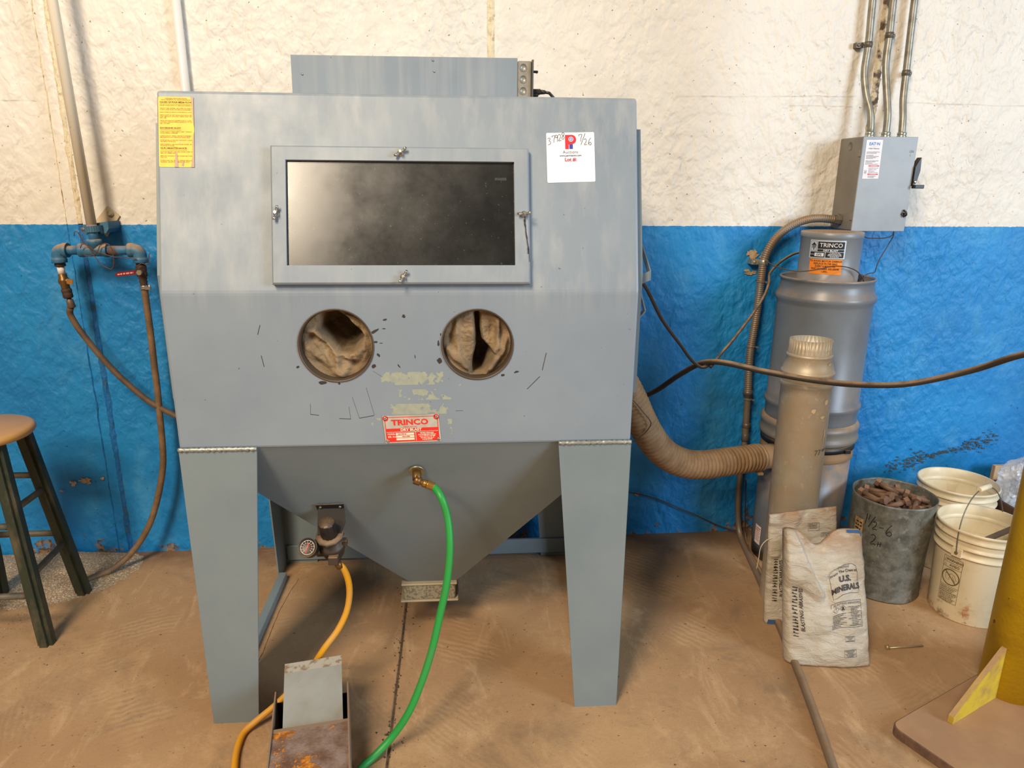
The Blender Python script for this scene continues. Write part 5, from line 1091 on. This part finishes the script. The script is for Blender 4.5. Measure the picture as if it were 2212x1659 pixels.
for x0, y0, x1, y1 in ((.150, .372, .192, .402), (.200, .345, .235, .362)):
    g = G().border(x0, y0, x1, y1, .0009, bf2, nx=4)
    for k in range(int((y1 - y0) / .0055) - 1): greek(g, bf2, x0 + .005, x1 - .005 - .004 * (k % 2), y1 - .006 - k * .0055, .0024)
    build('small_print_box', g, INKB, bagb)
build('blue_tape', G().add([bf2(.006, .004, .001), bf2(.055, .002, .001), bf2(.045, .020, .001), bf2(.010, .022, .001)], [[0, 1, 2, 3]]) or (lambda gg: (gg.add([bf2(.006, .004, .001), bf2(.055, .002, .001), bf2(.045, .020, .001), bf2(.010, .022, .001)], [[0, 1, 2, 3]]), gg)[1])(G()), BLUETAPE, bagb)
build('loose_string', G().tube([bf2(.012, .36, .002), bf2(.0, .352, .004) + V((-.01, 0, 0)), bf2(0, .34, .006) + V((-.03, 0, -.01)), bf2(0, .32, .006) + V((-.036, 0, -.04)), bf2(0, .30, .006) + V((-.040, 0, -.06))], .0014, 6, .006), M('white_string', lin(214, 196, 164), .7), bagb)
# ------------------------------------------------------------------ galvanised can full of bolts
TX, TY = 2.439, .613
tc = thing('galvanised_can', (TX, TY, 0), 'grey galvanised can with handwritten size mark, heaped with rusty bolts', 'can')
dent = lambda t, z: .0016 * math.sin(3 * t + z * 8) + .0014 * math.sin(7 * t - z * 20)
build('can_wall', G().lathe([(.138, .004), (.141, 0), (.1425, .006), (.1405, .012), (.1445, .20), (.1485, .385), (.1505, .398), (.1510, .405), (.1485, .407), (.1470, .400), (.1430, .22), (.139, .02), (.004, .018)], (TX, TY, 0), seg=64, mod=dent, capb=False), 'tin', tc)
tm = cylmap(TX, TY, .1462, math.radians(-135), .205)
g = G()
def pen2(chs, wd_): 
    for ch, x, y, s in chs:
        for st_ in D[ch]:
            pts = [V((a, c, 0)) for a, c in st_]; q = [(p.x * s + x, p.y * s + y) for p in (spline(pts, .08) if len(pts) > 2 else pts)]; g.ribbon(q, wd_, lambda u, v, o: tm(u, v, .0022 + .014 * v + o))
pen2((('1', -.058, .104, .044), ('1', -.045, .126, .022), ('/', -.042, .102, .040), ('2', -.028, .092, .034), ('-', -.004, .094, .034), ('6', .018, .082, .046), ('2', -.028, .030, .042), ('H', -.002, .030, .030)), .0026)
build('handwriting', g, INK, tc, label='handwritten black marker size note')
g = G().rect(-.020, 0, .022, .075, cylmap(TX, TY, .1475, math.radians(-168), .245), .003, 5); pl = build('paper_label', g, M('tan_paper_label', lin(176, 144, 96), .7, col2=lin(130, 100, 64), scale=60), tc)
g = G(); _lm = cylmap(TX, TY, .1475, math.radians(-168), .245)
for k in range(4): greek(g, _lm, -.014, .016, .055 - k * .014, .008, .0036)
build('label_print', g, INKB, pl)
# bolts: dropped one by one so that none cut into each other
def segd(p1, q1, p2, q2):
    d1, d2, r = q1 - p1, q2 - p2, p1 - p2; a, e, f_ = d1.dot(d1), d2.dot(d2), d2.dot(r); c, b_ = d1.dot(r), d1.dot(d2); dn = a * e - b_ * b_
    s = min(1, max(0, (b_ * f_ - c * e) / dn)) if dn > 1e-12 else 0; t = (b_ * s + f_) / e
    if t < 0: t = 0; s = min(1, max(0, -c / a))
    elif t > 1: t = 1; s = min(1, max(0, (b_ - c) / a))
    return ((p1 + d1 * s) - (p2 + d2 * t)).length
g = G().cyl((0, 0, -.044), (0, 0, .030), .0100, .0100, 12).cyl((0, 0, .030), (0, 0, .047), .0175, .0190, 6, smooth=False)
bolt_me = None; random.seed(11); placed = []; bolts = []
for i in range(90):
    for tries in range(120):
        R_ = .128 * math.sqrt(random.random()); a = random.random() * 6.2832; x, y = TX + R_ * math.cos(a), TY + R_ * math.sin(a)
        yaw, pit = random.random() * 6.2832, random.gauss(0, .28); d = V((math.cos(yaw) * math.cos(pit), math.sin(yaw) * math.cos(pit), math.sin(pit)))
        e0, e1 = V((x, y, 0)) - d * .044, V((x, y, 0)) + d * .047
        if max((V((e.x - TX, e.y - TY)).length for e in (e0, e1))) > .128: continue
        z = .356
        while z < .42:
            s0, s1 = e0 + V((0, 0, z)), e1 + V((0, 0, z)); h0, h1 = s0.lerp(s1, .78), s1
            if all(segd(s0, s1, k0, k1) > .0190 and segd(h0, h1, j0, j1) > .030 and segd(s0, s1, j0, j1) > .024 and segd(h0, h1, k0, k1) > .024 for k0, k1, j0, j1 in placed): break
            z += .003
        if z < (.361 if tries < 60 else .390 if tries < 100 else .404): placed.append((s0, s1, h0, h1)); bolts.append((V((x, y, z)), d)); break
for i, (p, d) in enumerate(bolts):
    if bolt_me is None: o = build('bolt', g, BOLTM, base=(0, 0, 0)); bolt_me = o.data
    else: o = bpy.data.objects.new('bolt', bolt_me); C.objects.link(o)
    o.location = p; o.rotation_mode = 'QUATERNION'; o.rotation_quaternion = d.to_track_quat('Z', 'Y')
    tag(o, 'rusty brown hex-head bolt lying in the heap in the galvanised can', 'bolt', 'rusty bolts in the galvanised can')
print('bolts', len(bolts))
build('dirt_bed', G().lathe([(.142, .338), (.100, .342), (.004, .344)], (TX, TY, 0), seg=32), BOLTM, tc)
# ------------------------------------------------------------------ white plastic buckets
BPROF = [(.124, .004), (.129, 0), (.1315, .004), (.1400, .262), (.1405, .264), (.1475, .266), (.1480, .270), (.1415, .274), (.1420, .296), (.1480, .298), (.1490, .303), (.1425, .307), (.1430, .330), (.1495, .332), (.1510, .336), (.1450, .341), (.1455, .352), (.1480, .358), (.1520, .362), (.1525, .368), (.1495, .371), (.1455, .368), (.1440, .34), (.1280, .02), (.004, .016)]
def bucket(label, x, y, s, az, bail_tilt):
    t = thing('plastic_bucket', (x, y, 0), label, 'bucket', 'white plastic buckets')
    build('pail', G().lathe([(r * s, z * s) for r, z in BPROF], (x, y, 0), seg=64, capb=False), BUCK, t)
    c, d = math.cos(az), math.sin(az)
    for sg in (1, -1):
        p = V((x + sg * .150 * c, y + sg * .150 * d, .283)); q = V((c, d, 0)) * sg; r_ = V((-d, c, 0))
        g = G(); P = [p + r_ * (.017 * a) + V((0, 0, .016 * b_)) for a, b_ in ((-1, -1), (1, -1), (1, 1), (-1, 1))]; g.add([k - q * .012 for k in P] + [k + q * .006 for k in P], [[0, 1, 2, 3], [7, 6, 5, 4], [0, 4, 5, 1], [1, 5, 6, 2], [2, 6, 7, 3], [3, 7, 4, 0]])
        ear = build('bail_ear', g, BUCK, t); build('ear_pin', G().cyl(p + q * .004, p + q * .0105, .006, .006, 12), M('pin_brown', lin(120, 96, 70), .6), ear)  # ear pins are a darker brown than the pail
    return t
bk = bucket('white plastic bucket with black warning panel, nearest the yellow column', 2.678, .428, 1.0, math.radians(-154), 0)
bz = bucket('plain open white plastic bucket standing against the wall behind the warning-panel bucket', 2.835, .790, 1.0, math.radians(60), 0)
# bail of the near bucket, swung up
az = math.radians(-154); c_, d_ = math.cos(az), math.sin(az); pts = []
for i in range(17):
    t = math.pi * i / 16; w_ = .158 * math.cos(t); h_ = .218 * math.sin(t) ** .85
    pts.append(V((2.678 + c_ * w_ + -d_ * 0 , .428 + d_ * w_, .284)) + V((.02, .04, .218)).normalized() * 0 + V((-d_ * -.10, c_ * -.10, .97)) * h_)
bl = build('bail_wire', G().tube(pts, .0021, 8, .008), M('bail_steel', lin(120, 112, 100), .4, .6), bk)
m = pts[8]; u_ = (pts[9] - pts[7]).normalized(); build('grip', G().lathe([(.0085, -.036), (.0105, -.034), (.0105, .034), (.0085, .036)], m, u_, 16), BUCK, bl)
wf_ = cylmap(2.678, .428, .1352, math.radians(-159), .065, .030)
f = lambda u, v, o: wf_(u, v, .0012 + o)
WARN = M('warning_olive_ink', lin(96, 82, 46), .6)
g = G().border(-.034, .004, .034, .185, .0011, f, nx=8).rect(-.034, .163, .034, .1641, f, nx=8).rect(-.034, .143, .034, .1441, f, nx=8).rect(-.034, .068, .034, .0691, f, nx=8).rect(-.034, .040, .034, .0411, f, nx=8)
g.disc(0, .106, .032, f, .0006, 40, .0285).ribbon([(-.021, .127), (.021, .085)], .0032, f)
g.text('WARNING', .0125, f, .006, .1735, bold=.03).text('AVISO', .0125, f, .008, .1535, bold=.02)
for y in (.1735, .1535): g.ribbon([(-.029, y - .005), (-.0245, y + .005), (-.020, y - .005), (-.029, y - .005)], .001, f)
g.ribbon([(-.018, .118), (-.016, .098), (-.004, .094), (-.002, .112), (-.012, .118), (-.018, .118)], .0012, f).ribbon([(-.008, .112), (.002, .122), (.014, .118), (.020, .104), (.024, .100)], .0012, f).ribbon([(.008, .112), (.012, .100), (.020, .094)], .0012, f)
for k in range(4): greek(g, f, -.030, .029 - .006 * (k % 3), .061 - k * .0060, .0026)
for k in range(6): greek(g, f, -.030, .029 - .006 * (k % 3), .034 - k * .0055, .0026)
build('warning_print', g, WARN, bk, label='olive printed drowning warning panel')
g = G(); _a, _b = V((2.556, .405, .250)), V((2.826, .405, .372)); _t = (_b - _a).normalized(); _q = V((0, 1, 0)) * .011; _w = _t.cross(V((0, 1, 0))) * .004
g.add([_a - _q - _w, _a + _q - _w, _b + _q - _w, _b - _q - _w, _a - _q + _w, _a + _q + _w, _b + _q + _w, _b - _q + _w], [[3, 2, 1, 0], [4, 5, 6, 7], [0, 1, 5, 4], [1, 2, 6, 5], [2, 3, 7, 6], [3, 0, 4, 7]])
tag(build('stirring_stick', g, M('grey_wood_stick', lin(120, 100, 78), .7, col2=lin(96, 80, 64), scale=10), base=_a), 'flat grey-brown wooden stick lying slanted inside the near bucket', 'stick')
# ------------------------------------------------------------------ board, crate and plastic film in the corner
bd = build('pine_board', G().box((3.195, 1.035, 0), (3.345, 1.055, .327), .001), PINE, base=(3.27, 1.045, 0)); tag(bd, 'short pine board propped upright against the blue wall behind the buckets', 'board')
cr = thing('wooden_crate', (3.18, .80, 0), 'dark brown wooden crate half hidden behind the white buckets', 'crate')
for x0, y0, x1, y1 in ((3.00, .66, 3.36, .675), (3.00, .945, 3.36, .96), (3.00, .675, 3.015, .945), (3.345, .675, 3.36, .945)):
    for k in range(3): build('plank', G().box((x0, y0, .012 + k * .096), (x1, y1, .102 + k * .096), .002), BROWNW, cr)
build('crate_floor', G().box((3.0, .66, 0), (3.36, .96, .012)), BROWNW, cr)
b = bmesh.new(); bmesh.ops.create_icosphere(b, subdivisions=5, radius=1)
for v in b.verts:
    p = v.co.copy(); k = 1 + .22 * noise.noise(p * 2.2) + .16 * abs(noise.noise(p * 5)) + .07 * noise.noise(p * 11)
    v.co = V((3.165 + p.x * .118 * k, .810 + p.y * .092 * k, max(.02, .315 + p.z * .135 * k)))
g = G(); g.bm(b, None, False); o = build('plastic_film', g, 'film', base=(3.16, .80, .25)); tag(o, 'crumpled clear plastic bag stuffed in the brown crate', 'plastic bag')
# ------------------------------------------------------------------ yellow column
yc = thing('yellow_column', (2.473, -.041, 0), 'yellow painted round steel column welded to a dusty base plate', 'column')
e1 = V((.9036, .4284, 0)); e2 = V((.4284, -.9036, 0)); CC = V((2.473, -.041, 0))
build('post', G().cyl(CC + V((0, 0, .03)), CC + V((0, 0, 3.2)), .082, .082, 48), COLY, yc)
C0 = V((2.004, -.17, 0)); poly = rpoly(.93, .56, .030, 6)
build('base_plate', G().prism(poly, lambda a, c, o: C0 + e1 * a + e2 * c + V((0, 0, .0305 - o)), .0), PLATE, yc) if False else None
g = G(); n = len(poly); vs = [C0 + e1 * a + e2 * c + V((0, 0, z)) for z in (0, .028) for a, c in poly] + [C0 + e1 * (.465 + (a - .465) * .994) + e2 * (.28 + (c - .28) * .99) + V((0, 0, .0305)) for a, c in poly]
g.add(vs, [[i, (i + 1) % n, n + (i + 1) % n, n + i][::-1] for i in range(n)] + [[n + i, n + (i + 1) % n, 2 * n + (i + 1) % n, 2 * n + i][::-1] for i in range(n)]); pe = build('plate_edge', g, PLATEE, yc)
g = G(); g.add(vs[2 * n:], [list(range(n))[::-1]]); build('base_plate', g, PLATE, yc)
for d in (-e1, e1, e2):
    s = V((-d.y, d.x, 0)) * .0075; a0, a1 = CC + d * .078, CC + d * (.318 if d == -e1 else .26)
    P = [a0 + V((0, 0, .031)), a1 + V((0, 0, .031)), a1 + V((0, 0, .056)), a0 + V((0, 0, .205)), a0 - d * 0 + V((0, 0, .21))]
    P = [P[0], P[1], P[2], CC + d * .092 + V((0, 0, .205)), P[4]]
    g = G(); g.add([p - s for p in P] + [p + s for p in P], [[4, 3, 2, 1, 0], [5, 6, 7, 8, 9]] + [[i, (i + 1) % 5, 5 + (i + 1) % 5, 5 + i] for i in range(5)])
    gu = build('gusset', g, M('dusty_gusset_paint', lin(206, 176, 44), .6, col2=lin(162, 128, 76), scale=14, lo=.42, hi=.68, dust=.95, bump=.3, bscale=90), yc)
tag(build('loose_nail', G().cyl((2.232, .210, .0042), (2.363, .214, .0042), .0036, .0036, 10).cyl((2.224, .2097, .0075), (2.234, .210, .0075), .0080, .0080, 6), M('zinc_bolt', lin(176, 160, 132), .4, .5), base=(2.29, .212, 0)), 'long thin zinc bolt lying on the floor near the abrasive sacks', 'bolt')
